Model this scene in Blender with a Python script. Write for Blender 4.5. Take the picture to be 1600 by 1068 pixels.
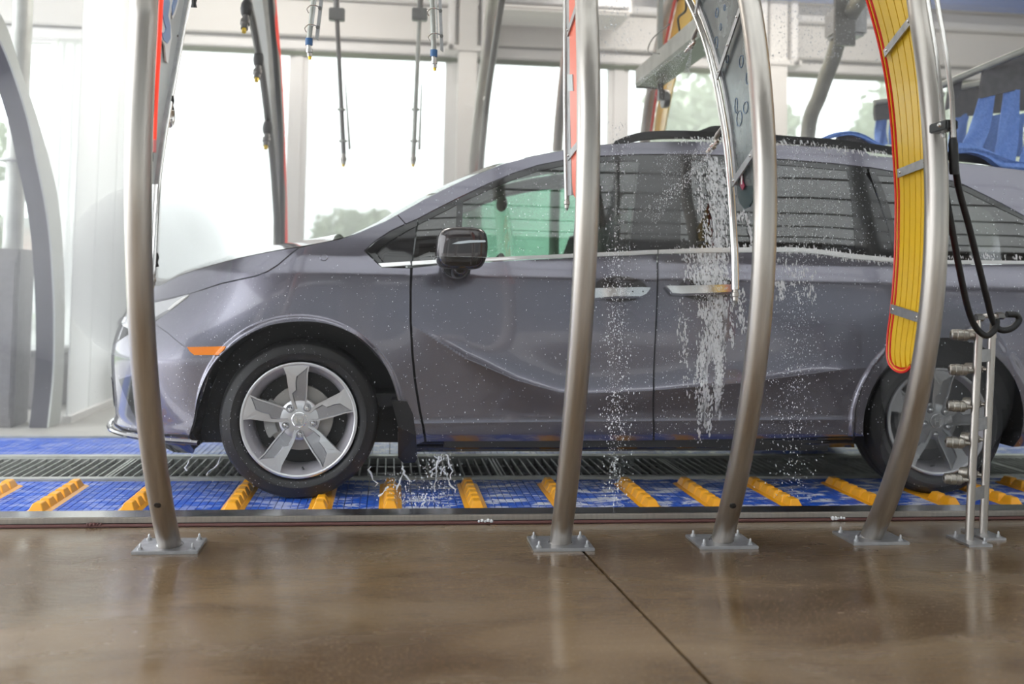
import bpy, bmesh, math, random
import numpy as np
from mathutils import Vector, Matrix
from mathutils.geometry import delaunay_2d_cdt
random.seed(7)
for o in list(bpy.data.objects): bpy.data.objects.remove(o)
SC = bpy.context.scene; COL = SC.collection

# ------------------------------------------------------------------ camera
FOC = 1600.0
TH = math.atan(188/1600.); RHO = 0.0185; PIT = math.radians(3)
CAM = Vector((0, 0, 1.0))
_F0 = Vector((math.sin(TH), math.cos(TH), 0)); _R0 = Vector((math.cos(TH), -math.sin(TH), 0)); _U0 = Vector((0, 0, 1))
_F = _F0*math.cos(PIT)+_U0*math.sin(PIT); _U1 = _U0*math.cos(PIT)-_F0*math.sin(PIT)
_R = _R0*math.cos(RHO)+_U1*math.sin(RHO); _U = _U1*math.cos(RHO)-_R0*math.sin(RHO)
PX, PY = 800.0, 447.5-FOC*math.tan(PIT)
cd = bpy.data.cameras.new('camera'); cam = bpy.data.objects.new('camera', cd); COL.objects.link(cam)
cam.matrix_world = Matrix(((_R.x, _U.x, -_F.x, 0), (_R.y, _U.y, -_F.y, 0), (_R.z, _U.z, -_F.z, 1.0), (0, 0, 0, 1)))
cd.sensor_width = 36; cd.lens = 36*FOC/1600; cd.shift_y = (PY-534)/1600.0; cd.clip_end = 400; cd.clip_start = .05
cd.dof.use_dof = True; cd.dof.focus_distance = 4.3; cd.dof.aperture_fstop = 1.5
SC.camera = cam
# ------------------------------------------------------------------ sky, exposure, lights
SC.view_settings.view_transform = 'Standard'; SC.view_settings.look = 'None'
SC.view_settings.gamma = 1; SC.view_settings.use_curve_mapping = False
SC.view_settings.exposure = 0.0
w = bpy.data.worlds.new('sky'); SC.world = w; w.use_nodes = True
bg = w.node_tree.nodes['Background']; bg.inputs[0].default_value = (0.93, 0.97, 1.0, 1); bg.inputs[1].default_value = 4.6
for i, (x, y) in enumerate([(-1.5, 7.6), (3.0, 7.6)]):
    ld = bpy.data.lights.new('ceiling_lamp', 'AREA'); ld.shape = 'RECTANGLE'; ld.size = 2.6; ld.size_y = .35; ld.energy = 110
    ld.color = (1, .95, .88)
    lo = bpy.data.objects.new('ceiling_lamp', ld); lo.location = (x, y, 4.1); COL.objects.link(lo)

# ------------------------------------------------------------------ helpers
X0, SG = 0.0, 1
def aX(px, py, X): return onX(px, py, X0+SG*(X-X0))
def ray(px, py): return _F*FOC+_R*(px-PX)-_U*(py-PY)
def onY(px, py, Y): r = ray(px, py); return CAM+r*(Y/r.y)
def onZ(px, py, z): r = ray(px, py); return CAM+r*((z-1)/r.z)
def onX(px, py, X): r = ray(px, py); return CAM+r*(X/r.x)
def project(P):
    d = Vector(P)-CAM; z = d.dot(_F); return PX+FOC*d.dot(_R)/z, PY-FOC*d.dot(_U)/z

MATS = {}
def mat(name, col, rough=.5, metal=0., spec=.5, coat=0., trans=0., alpha=1., emis=None, es=0., noise=None, bump=None, aniso=0.):
    m = bpy.data.materials.new(name); m.use_nodes = True; nt = m.node_tree; b = nt.nodes['Principled BSDF']
    b.inputs['Base Color'].default_value = (*col, 1); b.inputs['Roughness'].default_value = rough
    b.inputs['Metallic'].default_value = metal; b.inputs['Specular IOR Level'].default_value = spec
    b.inputs['Coat Weight'].default_value = coat; b.inputs['Coat Roughness'].default_value = .06
    b.inputs['Transmission Weight'].default_value = trans; b.inputs['Alpha'].default_value = alpha
    b.inputs['Anisotropic'].default_value = aniso
    if emis: b.inputs['Emission Color'].default_value = (*emis, 1); b.inputs['Emission Strength'].default_value = es
    N = nt.nodes; L = nt.links
    if noise or bump:
        tc = N.new('ShaderNodeTexCoord')
    if noise:                      # (scale vec, amount colour2, roughness delta)
        sc, c2, rd = noise
        mp = N.new('ShaderNodeMapping'); mp.inputs['Scale'].default_value = sc; L.new(tc.outputs['Object'], mp.inputs[0])
        n = N.new('ShaderNodeTexNoise'); n.inputs['Scale'].default_value = 1; n.inputs['Detail'].default_value = 5; L.new(mp.outputs[0], n.inputs['Vector'])
        mx = N.new('ShaderNodeMix'); mx.data_type = 'RGBA'; mx.inputs['A'].default_value = (*col, 1); mx.inputs['B'].default_value = (*c2, 1)
        cr = N.new('ShaderNodeMapRange'); cr.inputs[1].default_value = .35; cr.inputs[2].default_value = .65
        L.new(n.outputs['Fac'], cr.inputs[0]); L.new(cr.outputs[0], mx.inputs['Factor']); L.new(mx.outputs['Result'], b.inputs['Base Color'])
        if rd:
            r2 = N.new('ShaderNodeMapRange'); r2.inputs[1].default_value = .3; r2.inputs[2].default_value = .7
            r2.inputs[3].default_value = rough; r2.inputs[4].default_value = rough+rd
            L.new(n.outputs['Fac'], r2.inputs[0]); L.new(r2.outputs[0], b.inputs['Roughness'])
    if bump:
        sc, st = bump
        mp = N.new('ShaderNodeMapping'); mp.inputs['Scale'].default_value = sc; L.new(tc.outputs['Object'], mp.inputs[0])
        n = N.new('ShaderNodeTexNoise'); n.inputs['Scale'].default_value = 1; n.inputs['Detail'].default_value = 3; L.new(mp.outputs[0], n.inputs['Vector'])
        bp = N.new('ShaderNodeBump'); bp.inputs['Strength'].default_value = st; bp.inputs['Distance'].default_value = .01
        L.new(n.outputs['Fac'], bp.inputs['Height']); L.new(bp.outputs[0], b.inputs['Normal'])
    MATS[name] = m; return m
def thin(name, tint, gloss=.08, rough=.02, body=None, bodyfac=0.):
    """thin glass / film: coloured see-through, fresnel reflection, optional milky share"""
    m = bpy.data.materials.new(name); m.use_nodes = True; nt = m.node_tree; N = nt.nodes; L = nt.links
    N.remove(N['Principled BSDF']); out = N['Material Output']
    t = N.new('ShaderNodeBsdfTransparent'); t.inputs[0].default_value = (*tint, 1)
    g = N.new('ShaderNodeBsdfGlossy'); g.inputs['Roughness'].default_value = rough
    fr = N.new('ShaderNodeFresnel'); fr.inputs[0].default_value = 1.5
    ma = N.new('ShaderNodeMath'); ma.operation = 'ADD'; ma.use_clamp = True; ma.inputs[1].default_value = gloss; L.new(fr.outputs[0], ma.inputs[0])
    mx = N.new('ShaderNodeMixShader'); L.new(ma.outputs[0], mx.inputs[0]); L.new(t.outputs[0], mx.inputs[1]); L.new(g.outputs[0], mx.inputs[2])
    last = mx
    if body:
        d = N.new('ShaderNodeBsdfDiffuse'); d.inputs[0].default_value = (*body, 1)
        tl = N.new('ShaderNodeBsdfTranslucent'); tl.inputs[0].default_value = (*body, 1)
        m2 = N.new('ShaderNodeMixShader'); m2.inputs[0].default_value = .5; L.new(d.outputs[0], m2.inputs[1]); L.new(tl.outputs[0], m2.inputs[2])
        m3 = N.new('ShaderNodeMixShader'); m3.inputs[0].default_value = bodyfac; L.new(mx.outputs[0], m3.inputs[1]); L.new(m2.outputs[0], m3.inputs[2]); last = m3
    L.new(last.outputs[0], out.inputs[0]); MATS[name] = m; return m
def volume(name, dens, col=(1, 1, 1), aniso=.2):
    m = bpy.data.materials.new(name); m.use_nodes = True; nt = m.node_tree; N = nt.nodes
    N.remove(N['Principled BSDF']); v = N.new('ShaderNodeVolumeScatter')
    v.inputs['Color'].default_value = (*col, 1); v.inputs['Density'].default_value = dens; v.inputs['Anisotropy'].default_value = aniso
    nt.links.new(v.outputs[0], N['Material Output'].inputs['Volume']); return m

ORG = {}
def empty(name, loc, label=None, cat=None, group=None, parent=None):
    o = bpy.data.objects.new(name, None); COL.objects.link(o); o.empty_display_size = .05
    loc = Vector(loc); ORG[o.name] = loc.copy()
    o.location = loc - (ORG[parent.name] if parent else Vector()); o.parent = parent
    tagit(o, label, cat, group); return o
def tagit(o, label=None, cat=None, group=None, kind=None):
    if label: o['label'] = label
    if cat: o['category'] = cat
    if group: o['group'] = group
    if kind: o['kind'] = kind
    return o
def mk(name, data, m, parent=None, smooth=True, label=None, cat=None, group=None, kind=None, normals=None, sharp=35):
    """data: bmesh or (verts, faces) in WORLD coordinates -> object whose origin is the parent's (or its own base)"""
    me = bpy.data.meshes.new(name)
    if isinstance(data, tuple): me.from_pydata([tuple(v) for v in data[0]], [], [tuple(f) for f in data[1]])
    else: data.to_mesh(me); data.free()
    co = np.empty(len(me.vertices)*3); me.vertices.foreach_get('co', co); co = co.reshape(-1, 3)
    if parent: org = ORG[parent.name]
    else:
        a, b = co.min(0), co.max(0); org = Vector(((a[0]+b[0])/2, (a[1]+b[1])/2, a[2]))
    me.transform(Matrix.Translation(-org))
    me.polygons.foreach_set('use_smooth', [smooth]*len(me.polygons))
    if smooth and normals is None and sharp: me.set_sharp_from_angle(angle=math.radians(sharp))
    if normals is not None: me.normals_split_custom_set_from_vertices(normals)
    me.materials.append(m)
    o = bpy.data.objects.new(name, me); COL.objects.link(o); ORG[o.name] = org.copy()
    o.parent = parent; o.location = (0, 0, 0) if parent else org
    tagit(o, label, cat, group, kind); return o
def inst(name, me, loc, parent, rot=(0, 0, 0), label=None):
    o = bpy.data.objects.new(name, me); COL.objects.link(o); o.parent = parent
    loc = Vector(loc); o.location = loc-(ORG[parent.name] if parent else Vector()); o.rotation_euler = rot; ORG[o.name] = loc
    if label: o['label'] = label
    return o
def meshonly(name, data, m, smooth=False):
    me = bpy.data.meshes.new(name); data.to_mesh(me); data.free(); me.materials.append(m)
    me.polygons.foreach_set('use_smooth', [smooth]*len(me.polygons))
    if smooth: me.set_sharp_from_angle(angle=math.radians(35))
    return me
def bbox(bm, x0, x1, y0, y1, z0, z1, bev=0.):
    vs = [bm.verts.new((x, y, z)) for x in (x0, x1) for y in (y0, y1) for z in (z0, z1)]
    fs = [bm.faces.new([vs[i] for i in f]) for f in ((0, 1, 3, 2), (4, 6, 7, 5), (0, 4, 5, 1), (2, 3, 7, 6), (0, 2, 6, 4), (1, 5, 7, 3))]
    if bev:
        es = list({e for f in fs for e in f.edges}); bmesh.ops.bevel(bm, geom=es, offset=bev, segments=2, affect='EDGES')
    return bm
def box(*a, bev=0.): return bbox(bmesh.new(), *a, bev=bev)
def crom(pts, n=6, closed=False):
    P = [Vector(p) for p in pts]; out = []
    m = len(P)
    for i in range(m if closed else m-1):
        p1, p2 = P[i], P[(i+1) % m]
        p0 = P[i-1] if (i or closed) else p1*2-p2
        p3 = P[(i+2) % m] if (closed or i+2 < m) else p2*2-p1
        for k in range(n):
            t = k/n
            out.append(.5*((2*p1)+(p2-p0)*t+(2*p0-5*p1+4*p2-p3)*t*t+(3*p1-p0-3*p2+p3)*t**3))
    if not closed: out.append(P[-1])
    return out
def tube(bm, path, r, seg=12, caps=True, taper=None):
    path = [Vector(p) for p in path]; n = len(path); rings = []
    up = Vector((1, 0, 0)); t0 = (path[1]-path[0]).normalized()
    if abs(t0.dot(up)) > .9: up = Vector((0, 0, 1))
    a = (up-t0*up.dot(t0)).normalized()
    for i, p in enumerate(path):
        t = (path[min(i+1, n-1)]-path[max(i-1, 0)]).normalized()
        a = (a-t*a.dot(t)).normalized(); b = t.cross(a)
        rr = r if taper is None else taper[i]
        rings.append([bm.verts.new(p+(a*math.cos(2*math.pi*k/seg)+b*math.sin(2*math.pi*k/seg))*rr) for k in range(seg)])
    for i in range(n-1):
        for k in range(seg):
            bm.faces.new((rings[i][k], rings[i][(k+1) % seg], rings[i+1][(k+1) % seg], rings[i+1][k]))
    if caps: bm.faces.new(list(reversed(rings[0]))); bm.faces.new(rings[-1])
    return bm
def lathe(bm, prof, c, axis, seg=32, closed=False, start=None):
    """prof: (radius, along axis)"""
    axis = Vector(axis).normalized(); c = Vector(c)
    a = Vector((0, 0, 1)) if abs(axis.z) < .9 else Vector((1, 0, 0)); a = (a-axis*a.dot(axis)).normalized(); b = axis.cross(a)
    rings = []
    for r, h in prof:
        if r < 1e-5: rings.append([bm.verts.new(c+axis*h)])
        else: rings.append([bm.verts.new(c+axis*h+(a*math.cos(2*math.pi*k/seg)+b*math.sin(2*math.pi*k/seg))*r) for k in range(seg)])
    pr = list(zip(rings[:-1], rings[1:]))
    if closed: pr.append((rings[-1], rings[0]))
    for A, B in pr:
        for k in range(seg):
            k2 = (k+1) % seg
            if len(A) == 1 and len(B) == 1: continue
            if len(A) == 1: bm.faces.new((A[0], B[k2], B[k]))
            elif len(B) == 1: bm.faces.new((A[k], A[k2], B[0]))
            else: bm.faces.new((A[k], A[k2], B[k2], B[k]))
    bmesh.ops.recalc_face_normals(bm, faces=bm.faces)
    return bm
def prism(bm, pts, off):
    pts = [Vector(p) for p in pts]; off = Vector(off); A = [bm.verts.new(p) for p in pts]; B = [bm.verts.new(p+off) for p in pts]; n = len(pts)
    fs = [bm.faces.new(A), bm.faces.new(list(reversed(B)))]
    for i in range(n): fs.append(bm.faces.new((A[i], B[i], B[(i+1) % n], A[(i+1) % n])))
    bmesh.ops.recalc_face_normals(bm, faces=fs)
    return bm
def strip(bm, A, B, off):
    """ribbon between two curves with thickness"""
    A = [Vector(p) for p in A]; B = [Vector(p) for p in B]; off = Vector(off); n = len(A)
    R = [[bm.verts.new(p) for p in q] for q in (A, B, [p+off for p in B], [p+off for p in A])]
    for j in range(4):
        for i in range(n-1): bm.faces.new((R[j][i], R[j][i+1], R[(j+1) % 4][i+1], R[(j+1) % 4][i]))
    bm.faces.new([R[j][0] for j in range(4)]); bm.faces.new([R[3-j][-1] for j in range(4)])
    bmesh.ops.recalc_face_normals(bm, faces=bm.faces); return bm
def drops(n, f, rmin, rmax):
    """many tiny octahedral droplets; f() gives a centre"""
    V = []; Fc = []
    for _ in range(n):
        c = f()
        if c is None: continue
        r = rmin+(rmax-rmin)*random.random()**3; k = 1+random.random()*1.2; b = len(V)
        for d in ((r, 0, 0), (-r, 0, 0), (0, r, 0), (0, -r, 0), (0, 0, r*k), (0, 0, -r*k)): V.append((c[0]+d[0], c[1]+d[1], c[2]+d[2]))
        for t in ((0, 2, 4), (2, 1, 4), (1, 3, 4), (3, 0, 4), (2, 0, 5), (1, 2, 5), (3, 1, 5), (0, 3, 5)): Fc.append(tuple(b+i for i in t))
    return V, Fc

# ------------------------------------------------------------------ materials
M = MATS
mat('steel', (.52, .485, .445), .29, 1., noise=((70, 12, 1.2), (.46, .43, .40), .14), aniso=.3)
mat('steel_barrel', (.40, .37, .33), .36, .9, noise=((60, 60, 60), (.30, .28, .25), .1))
mat('steel_bright', (.72, .70, .68), .22, 1.)
mat('steel_plate', (.48, .48, .49), .38, .9, noise=((30, 30, 30), (.40, .40, .41), .1))
mat('steel_dark', (.20, .195, .19), .35, .9)
mat('galvanised', (.50, .51, .48), .45, .7, noise=((8, 8, 8), (.40, .41, .38), .1))
mat('black_rubber', (.012, .012, .013), .45)
mat('black_plastic', (.016, .016, .018), .35)
mat('tire', (.010, .010, .011), .5, noise=((12, 12, 12), (.017, .017, .018), .1))
mat('white_paint', (.88, .87, .86), .5)
mat('white_warm', (.84, .82, .79), .5, noise=((.6, 6, 6), (.80, .78, .75), 0))
mat('beige_roof', (.58, .54, .47), .6)
mat('blue_paint', (.10, .22, .62), .5)
mat('blue_belt', (.012, .085, .50), .32, noise=((14, 14, 14), (.02, .12, .60), .15))
mat('orange', (.90, .40, .012), .35)
mat('amber', (.95, .25, .003), .2, coat=.5)
mat('yellow', (.80, .50, .02), .32, coat=.2)
mat('red', (.75, .03, .02), .35)
mat('red_lit', (.85, .06, .03), .35, emis=(1, .06, .03), es=.6)
mat('coral', (.80, .17, .10), .35, emis=(1, .15, .08), es=.10)
mat('pink_tip', (.85, .25, .25), .4)
mat('grey_sign', (.42, .45, .45), .28, noise=((2, 3, 5), (.52, .54, .54), .1))
mat('green_grey', (.10, .115, .12), .2, .5, noise=((3, 5, 4), (.24, .27, .27), .1))
mat('dark_green', (.03, .05, .055), .25)
mat('letter_blue', (.20, .33, .62), .35); mat('letter_white', (.85, .85, .85), .4); mat('ring_blue', (.14, .22, .36), .4)
mat('cloth_grey', (.16, .155, .17), .9, noise=((20, 20, 20), (.12, .12, .13), 0))
mat('cloth_blue', (.15, .28, .70), .95, noise=((60, 60, 60), (.22, .36, .80), 0), bump=((90, 90, 90), .6))
mat('rim_silver', (.62, .62, .64), .30, .85, coat=.3)
mat('rim_pocket', (.36, .36, .38), .34, .85)
mat('rim_barrel', (.50, .48, .52), .45, .5)
mat('chrome', (.86, .86, .87), .10, 1.)
mat('brake', (.42, .40, .38), .45, .6)
mat('caliper', (.40, .40, .39), .5, .4)
mat('car_paint', (.155, .152, .195), .26, .85, coat=1., noise=((900, 900, 900), (.21, .20, .235), 0))
mat('car_dark', (.05, .043, .045), .2, .5, coat=.8)
mat('gloss_black', (.010, .010, .012), .12, coat=.6)
mat('interior', (.03, .03, .033), .7)
mat('seat', (.10, .10, .105), .7)
mat('headlight', (.75, .75, .76), .12, .3, coat=1.)
mat('headlight_white', (.95, .95, .93), .2, emis=(1, 1, .95), es=.5)
mat('foam', (.82, .82, .84), .7, alpha=.75)
mat('drop', (.80, .82, .86), .15, alpha=.8)
mat('grass', (.10, .16, .05), .9, noise=((1, 1, 1), (.14, .20, .07), 0))
mat('leaves', (.40, .46, .33), .8); mat('bark', (.08, .06, .04), .9)
mat('asphalt', (.22, .22, .21), .8); mat('brick_far', (.42, .20, .15), .8); mat('roof_far', (.25, .24, .24), .8)
mat('car_white', (.75, .76, .76), .25, coat=.5); mat('dark_pit', (.02, .02, .022), .6)
mat('concrete_far', (.42, .41, .38), .35, noise=((1.5, 1.5, 1.5), (.32, .31, .29), .2))
mat('cabinet_grey', (.13, .12, .12), .45, noise=((30, 30, 30), (.17, .16, .16), 0))
mat('arch_shaded', (.035, .03, .048), .4, .2); mat('arch_light', (.50, .52, .49), .45)  # shade on the box arch's inner face put into its colour
mat('brass', (.75, .52, .05), .3, .8); mat('blue_cap', (.05, .15, .35), .4)
thin('window_glass', (.96, .98, .97), .0, .02, (.93, .96, .92), .22)
thin('car_glass', (.36, .52, .43), .09)
thin('car_glass_dark', (.10, .10, .105), .10)
thin('windshield', (.70, .85, .78), .05)
thin('milky', (.97, .97, .97), .0, .3, (.95, .96, .95), .74)
thin('clear_sheet', (.96, .97, .97), .04, .1, (.92, .94, .94), .45)
thin('water_film', (1, 1, 1), .0, .2, (.9, .92, .94), .16)
thin('water_dense', (1, 1, 1), .02, .2, (.92, .93, .95), .40)

def wet_concrete():
    m = bpy.data.materials.new('wet_concrete'); m.use_nodes = True; nt = m.node_tree; N = nt.nodes; L = nt.links; b = N['Principled BSDF']
    g = N.new('ShaderNodeNewGeometry')
    def noise(sc, det=6, vec=None, dist=0):
        mp = N.new('ShaderNodeMapping'); mp.inputs['Scale'].default_value = sc; L.new(g.outputs['Position'], mp.inputs[0])
        n = N.new('ShaderNodeTexNoise'); n.inputs['Scale'].default_value = 1; n.inputs['Detail'].default_value = det; n.inputs['Distortion'].default_value = dist
        L.new(mp.outputs[0], n.inputs['Vector']); return n.outputs['Fac']
    def mr(x, a, b_, c, d):
        r = N.new('ShaderNodeMapRange'); r.inputs[1].default_value = a; r.inputs[2].default_value = b_; r.inputs[3].default_value = c; r.inputs[4].default_value = d; L.new(x, r.inputs[0]); return r.outputs[0]
    def mix(f, A, B):
        x = N.new('ShaderNodeMix'); x.data_type = 'RGBA'; L.new(f, x.inputs['Factor'])
        for s, v in (('A', A), ('B', B)):
            if isinstance(v, tuple): x.inputs[s].default_value = (*v, 1)
            else: L.new(v, x.inputs[s])
        return x.outputs['Result']
    c = mix(mr(noise((1.1, 2.0, 1), 6, dist=.6), .35, .65, 0, 1), (.085, .050, .022), (.190, .130, .074))
    c = mix(mr(noise((.6, 1.2, 1), 4), .5, .7, 0, .6), c, (.21, .16, .105))
    c = mix(mr(noise((120, 120, 1), 2), .62, .72, 0, .5), c, (.34, .28, .20))
    c = mix(mr(noise((2, 60, 1), 2), .4, .7, 0, .25), c, (.13, .09, .055))
    L.new(c, b.inputs['Base Color'])
    L.new(mr(noise((1.7, 3.2, 1), 8, dist=.5), .34, .66, .06, .32), b.inputs['Roughness'])
    b.inputs['Specular IOR Level'].default_value = .6
    bp = N.new('ShaderNodeBump'); bp.inputs['Strength'].default_value = .5; bp.inputs['Distance'].default_value = .002
    L.new(noise((18, 70, 1), 6), bp.inputs['Height']); L.new(bp.outputs[0], b.inputs['Normal'])
    return m
M['wet_concrete'] = wet_concrete()
def belt_foam():
    m = M['blue_belt']; nt = m.node_tree; N = nt.nodes; L = nt.links; b = N['Principled BSDF']
    g = N.new('ShaderNodeNewGeometry'); mp = N.new('ShaderNodeMapping'); mp.inputs['Scale'].default_value = (7, 14, 1); L.new(g.outputs['Position'], mp.inputs[0])
    n = N.new('ShaderNodeTexNoise'); n.inputs['Scale'].default_value = 1; n.inputs['Detail'].default_value = 9; n.inputs['Distortion'].default_value = 1.2; L.new(mp.outputs[0], n.inputs['Vector'])
    r = N.new('ShaderNodeMapRange'); r.inputs[1].default_value = .51; r.inputs[2].default_value = .59; L.new(n.outputs['Fac'], r.inputs[0])
    # foam lies thicker downstream of the front wheel
    sx = N.new('ShaderNodeSeparateXYZ'); L.new(g.outputs['Position'], sx.inputs[0])
    r2 = N.new('ShaderNodeMapRange'); r2.inputs[1].default_value = -.9; r2.inputs[2].default_value = .3; r2.inputs[3].default_value = .25; r2.inputs[4].default_value = .9; L.new(sx.outputs[0], r2.inputs[0])
    mu = N.new('ShaderNodeMath'); mu.operation = 'MULTIPLY'; L.new(r.outputs[0], mu.inputs[0]); L.new(r2.outputs[0], mu.inputs[1])
    old = b.inputs['Base Color'].links[0].from_socket
    x = N.new('ShaderNodeMix'); x.data_type = 'RGBA'; L.new(mu.outputs[0], x.inputs['Factor']); L.new(old, x.inputs['A']); x.inputs['B'].default_value = (.78, .79, .86, 1)
    L.new(x.outputs['Result'], b.inputs['Base Color'])
belt_foam()

# ------------------------------------------------------------------ THE SETTING
def S(name, bm, m, smooth=False, label=None, parent=None):
    o = mk(name, bm, m, parent, smooth)
    if not parent: o['kind'] = 'structure'
    if label: o['label'] = label
    return o
XL, XR = -3.7, 13.0
YF = 9.5          # far window wall
YN = -2.6         # wall behind the camera
# near floor in two pours with the joint between them (joint recessed)
ja, jb = onZ(915, 865, 0), onZ(1110, 1068, 0); jd = (jb-ja)/(jb.y-ja.y)
j0 = ja+jd*(4.352-ja.y); j1 = ja+jd*(YN-ja.y)
bm = bmesh.new()
prism(bm, [(XL-6, YN, 0), (j1.x-.006, YN, 0), (j0.x-.006, 4.352, 0), (XL-6, 4.352, 0)], (0, 0, -.12))
fl = S('floor', bm, M['wet_concrete'], label='wet brown concrete floor in front of the conveyor')
bm = bmesh.new(); prism(bm, [(j1.x+.006, YN, 0), (XR, YN, 0), (XR, 4.352, 0), (j0.x+.006, 4.352, 0)], (0, 0, -.12))
S('floor', bm, M['wet_concrete'], label='wet concrete floor slab right of the joint')
S('floor', box(XL, XR, YN, 4.352, -.13, -.121), M['dark_pit'], label='dark filler under the floor joint')
S('floor', box(XL-6, XR, 6.80, YF+.3, -.12, 0), M['concrete_far'], label='pale concrete floor beyond the conveyor')
S('floor', box(XL, XR, 4.352, 6.80, -.30, -.25), M['dark_pit'], label='dark pit under the conveyor and grating')
bm = box(XL, XR, 4.340, 4.352, -.25, 0); S('trim_1', bm, M['concrete_far'], label='concrete pit edge')
S('trim_2', box(XL, XR, 6.80, 6.81, -.25, -.12), M['concrete_far'], label='far concrete pit edge')
# ceiling: dark and translucent stretches added unseen for the van's reflections
S('ceiling', box(XL, XR, YN, .5, 4.30, 4.4), M['cabinet_grey'])
S('ceiling', box(XL, XR, .5, 4.3, 4.30, 4.31), M['milky'], label='unseen translucent roof sheets added over the walkway for the van glass to mirror')
S('ceiling', box(XL, XR, 4.3, YF+.3, 4.30, 4.4), M['white_warm'])
# far wall: sill wall, header bands, columns, mullions, panes
S('wall_back', box(XL, XR, YF, YF+.18, 0, .33), M['cabinet_grey'])
hb = 3.14
S('trim_3', box(XL, XR, YF-.02, YF+.16, hb, hb+.10, bev=.01), M['white_paint'], label='white window head rail')
S('trim_4', box(XL, XR, YF-.10, YF+.16, hb+.115, hb+.44, bev=.008), M['white_warm'], label='wide header beam above the windows')
S('trim_5', box(XL, XR, YF-.02, YF+.16, hb+.10, hb+.115), M['steel_dark'], label='dark joint under the header beam')
S('trim_6', box(XL, XR, YF-.18, YF+.16, hb+.45, hb+.52, bev=.01), M['white_paint'], label='projecting white rail on the header')
for i in range(4):
    z = hb+.54+i*.10
    S('trim_7', box(XL, XR, YF-.10-.02*(i % 2), YF+.16, z, z+.085, bev=.006), M['white_warm' if i % 2 else 'white_paint'], label='louvre board above the header')
S('trim_8', box(2.3, XR, YF-.5, YF-.3, 3.74, 3.92, bev=.01), M['blue_paint'], label='blue painted band under the roof')
S('trim_9', box(XL, XR, YF-.1, YF+.16, 3.94, 4.30), M['white_warm'])
def xat(px, Y=YF, py=250): return onY(px, py, Y).x
wins = [(xat(12), xat(80)), (xat(240), xat(456)), (xat(469), xat(702)), (xat(746), xat(958)), (xat(974), xat(1176)), (xat(1222), xat(1420)), (xat(1434), xat(1700)), (xat(1720), 13)]
S('wall_back', box(xat(84), xat(236), YF, YF+.02, .33, hb), M['milky'], label='backlit white panelled bay of the back wall')
bm = bmesh.new()
for k in range(9):
    x = xat(84)+(k+.5)*(xat(236)-xat(84))/9; bbox(bm, x-.012, x+.012, YF-.012, YF+.01, .33, hb)
o = mk('panel_rib', bm, M['milky'], bpy.data.objects['wall_back.001'], False)
for i, (a, b) in enumerate(wins):
    n = 'window_%d' % (i+1)
    f = bmesh.new()
    for (x0, x1, z0, z1) in ((a-.0, a+.05, .33, hb), (b-.05, b, .33, hb), (a+.05, b-.05, .33, .38), (a+.05, b-.05, hb-.035, hb)):
        bbox(f, x0, x1, YF+.02, YF+.10, z0, z1)
    wo = S(n, f, M['white_paint'])
    mk('pane', box(a+.05, b-.05, YF+.055, YF+.062, .38, hb-.035), M['window_glass'], wo, False)
for a, b in zip(wins[:-1], wins[1:]):
    if a[1] < b[0] and b[0]-a[1] < .9 and not (a[1] < xat(82) and b[0] > xat(200)):
        S('trim_10', box(a[1], b[0], YF-.0, YF+.13, .33, hb), M['white_paint'], label='white mullion between window panes')
S('trim_11', box(xat(240), XR, YF-.012, YF+.02, hb-.055, hb-.012), mat('seal_green', (.06, .09, .035), .6), label='dark green seal line at the top of the panes')
# main white columns with bolted brackets
for px, sc in ((724, 1.), (1196, 1.1), (1640, 1.)):
    x = xat(px); c = empty('column', (x, YF-.25, 0), 'white steel column %s the back windows' % ('in the middle of' if px == 724 else ('right of the bubble panel arch before' if px == 1196 else 'far right before')), 'column')
    mk('post', box(x-.085, x+.085, YF-.34, YF-.17, 0, 4.3, bev=.008), M['white_warm'], c)
    mk('bracket', box(x-.20*sc, x+.20*sc, YF-.36, YF-.14, hb-.02, hb+.03, bev=.005), M['white_warm'], c)
    for s in (-1, 1):
        mk('bracket', box(x+s*.15-.03, x+s*.15+.03, YF-.36, YF-.14, hb+.03, hb+.62, bev=.01), M['white_paint'], c)
        b = bmesh.new(); lathe(b, [(0, 0), (.022, 0), (.022, .03), (0, .035)], (x+s*.16, YF-.36, hb+.005), (0, -1, 0), 10); mk('bolt', b, M['steel_dark'], c)
# louvred duct box by the ceiling right of the middle column
d = empty('ceiling_duct', (1.35, 9.0, 3.55), 'pale louvred duct under the roof right of the middle white column', 'duct')
mk('duct_body', box(.85, 2.05, 8.7, 9.28, 3.40, 4.2, bev=.02), M['white_warm'], d)
for k in range(5): mk('louvre', box(.88, 2.02, 8.67, 8.70, 3.45+k*.13, 3.52+k*.13, bev=.004), M['steel_plate'], d)
# end walls, and wall behind the camera: lintel and posts with open bays
S('wall_right', box(XR, XR+.15, YN, YF+.2, 0, 4.3), M['white_paint'])
S('wall_left', box(XL-.15, XL, YN, YF+.2, 3.6, 4.3), M['white_paint'], label='lintel over the open exit at the left')
S('wall_front', box(XL, XR, YN-.15, YN, 3.7, 4.3), M['white_paint'])
for k, x in enumerate(np.arange(XL, XR, 1.0)):
    pass
for k, y in enumerate(np.arange(YN+.4, YF, .62)):
    mk('ceiling_rib', box(XL, XR, y-.018, y+.018, 4.262, 4.30), M['steel_dark'], bpy.data.objects['ceiling.001'], False)
for x in (-3.6, -.4, 3.8, 8.0, 12.8): S('wall_front', box(x-.2, x+.2, YN-.15, YN, 0, 3.7), M['white_paint'])

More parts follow.
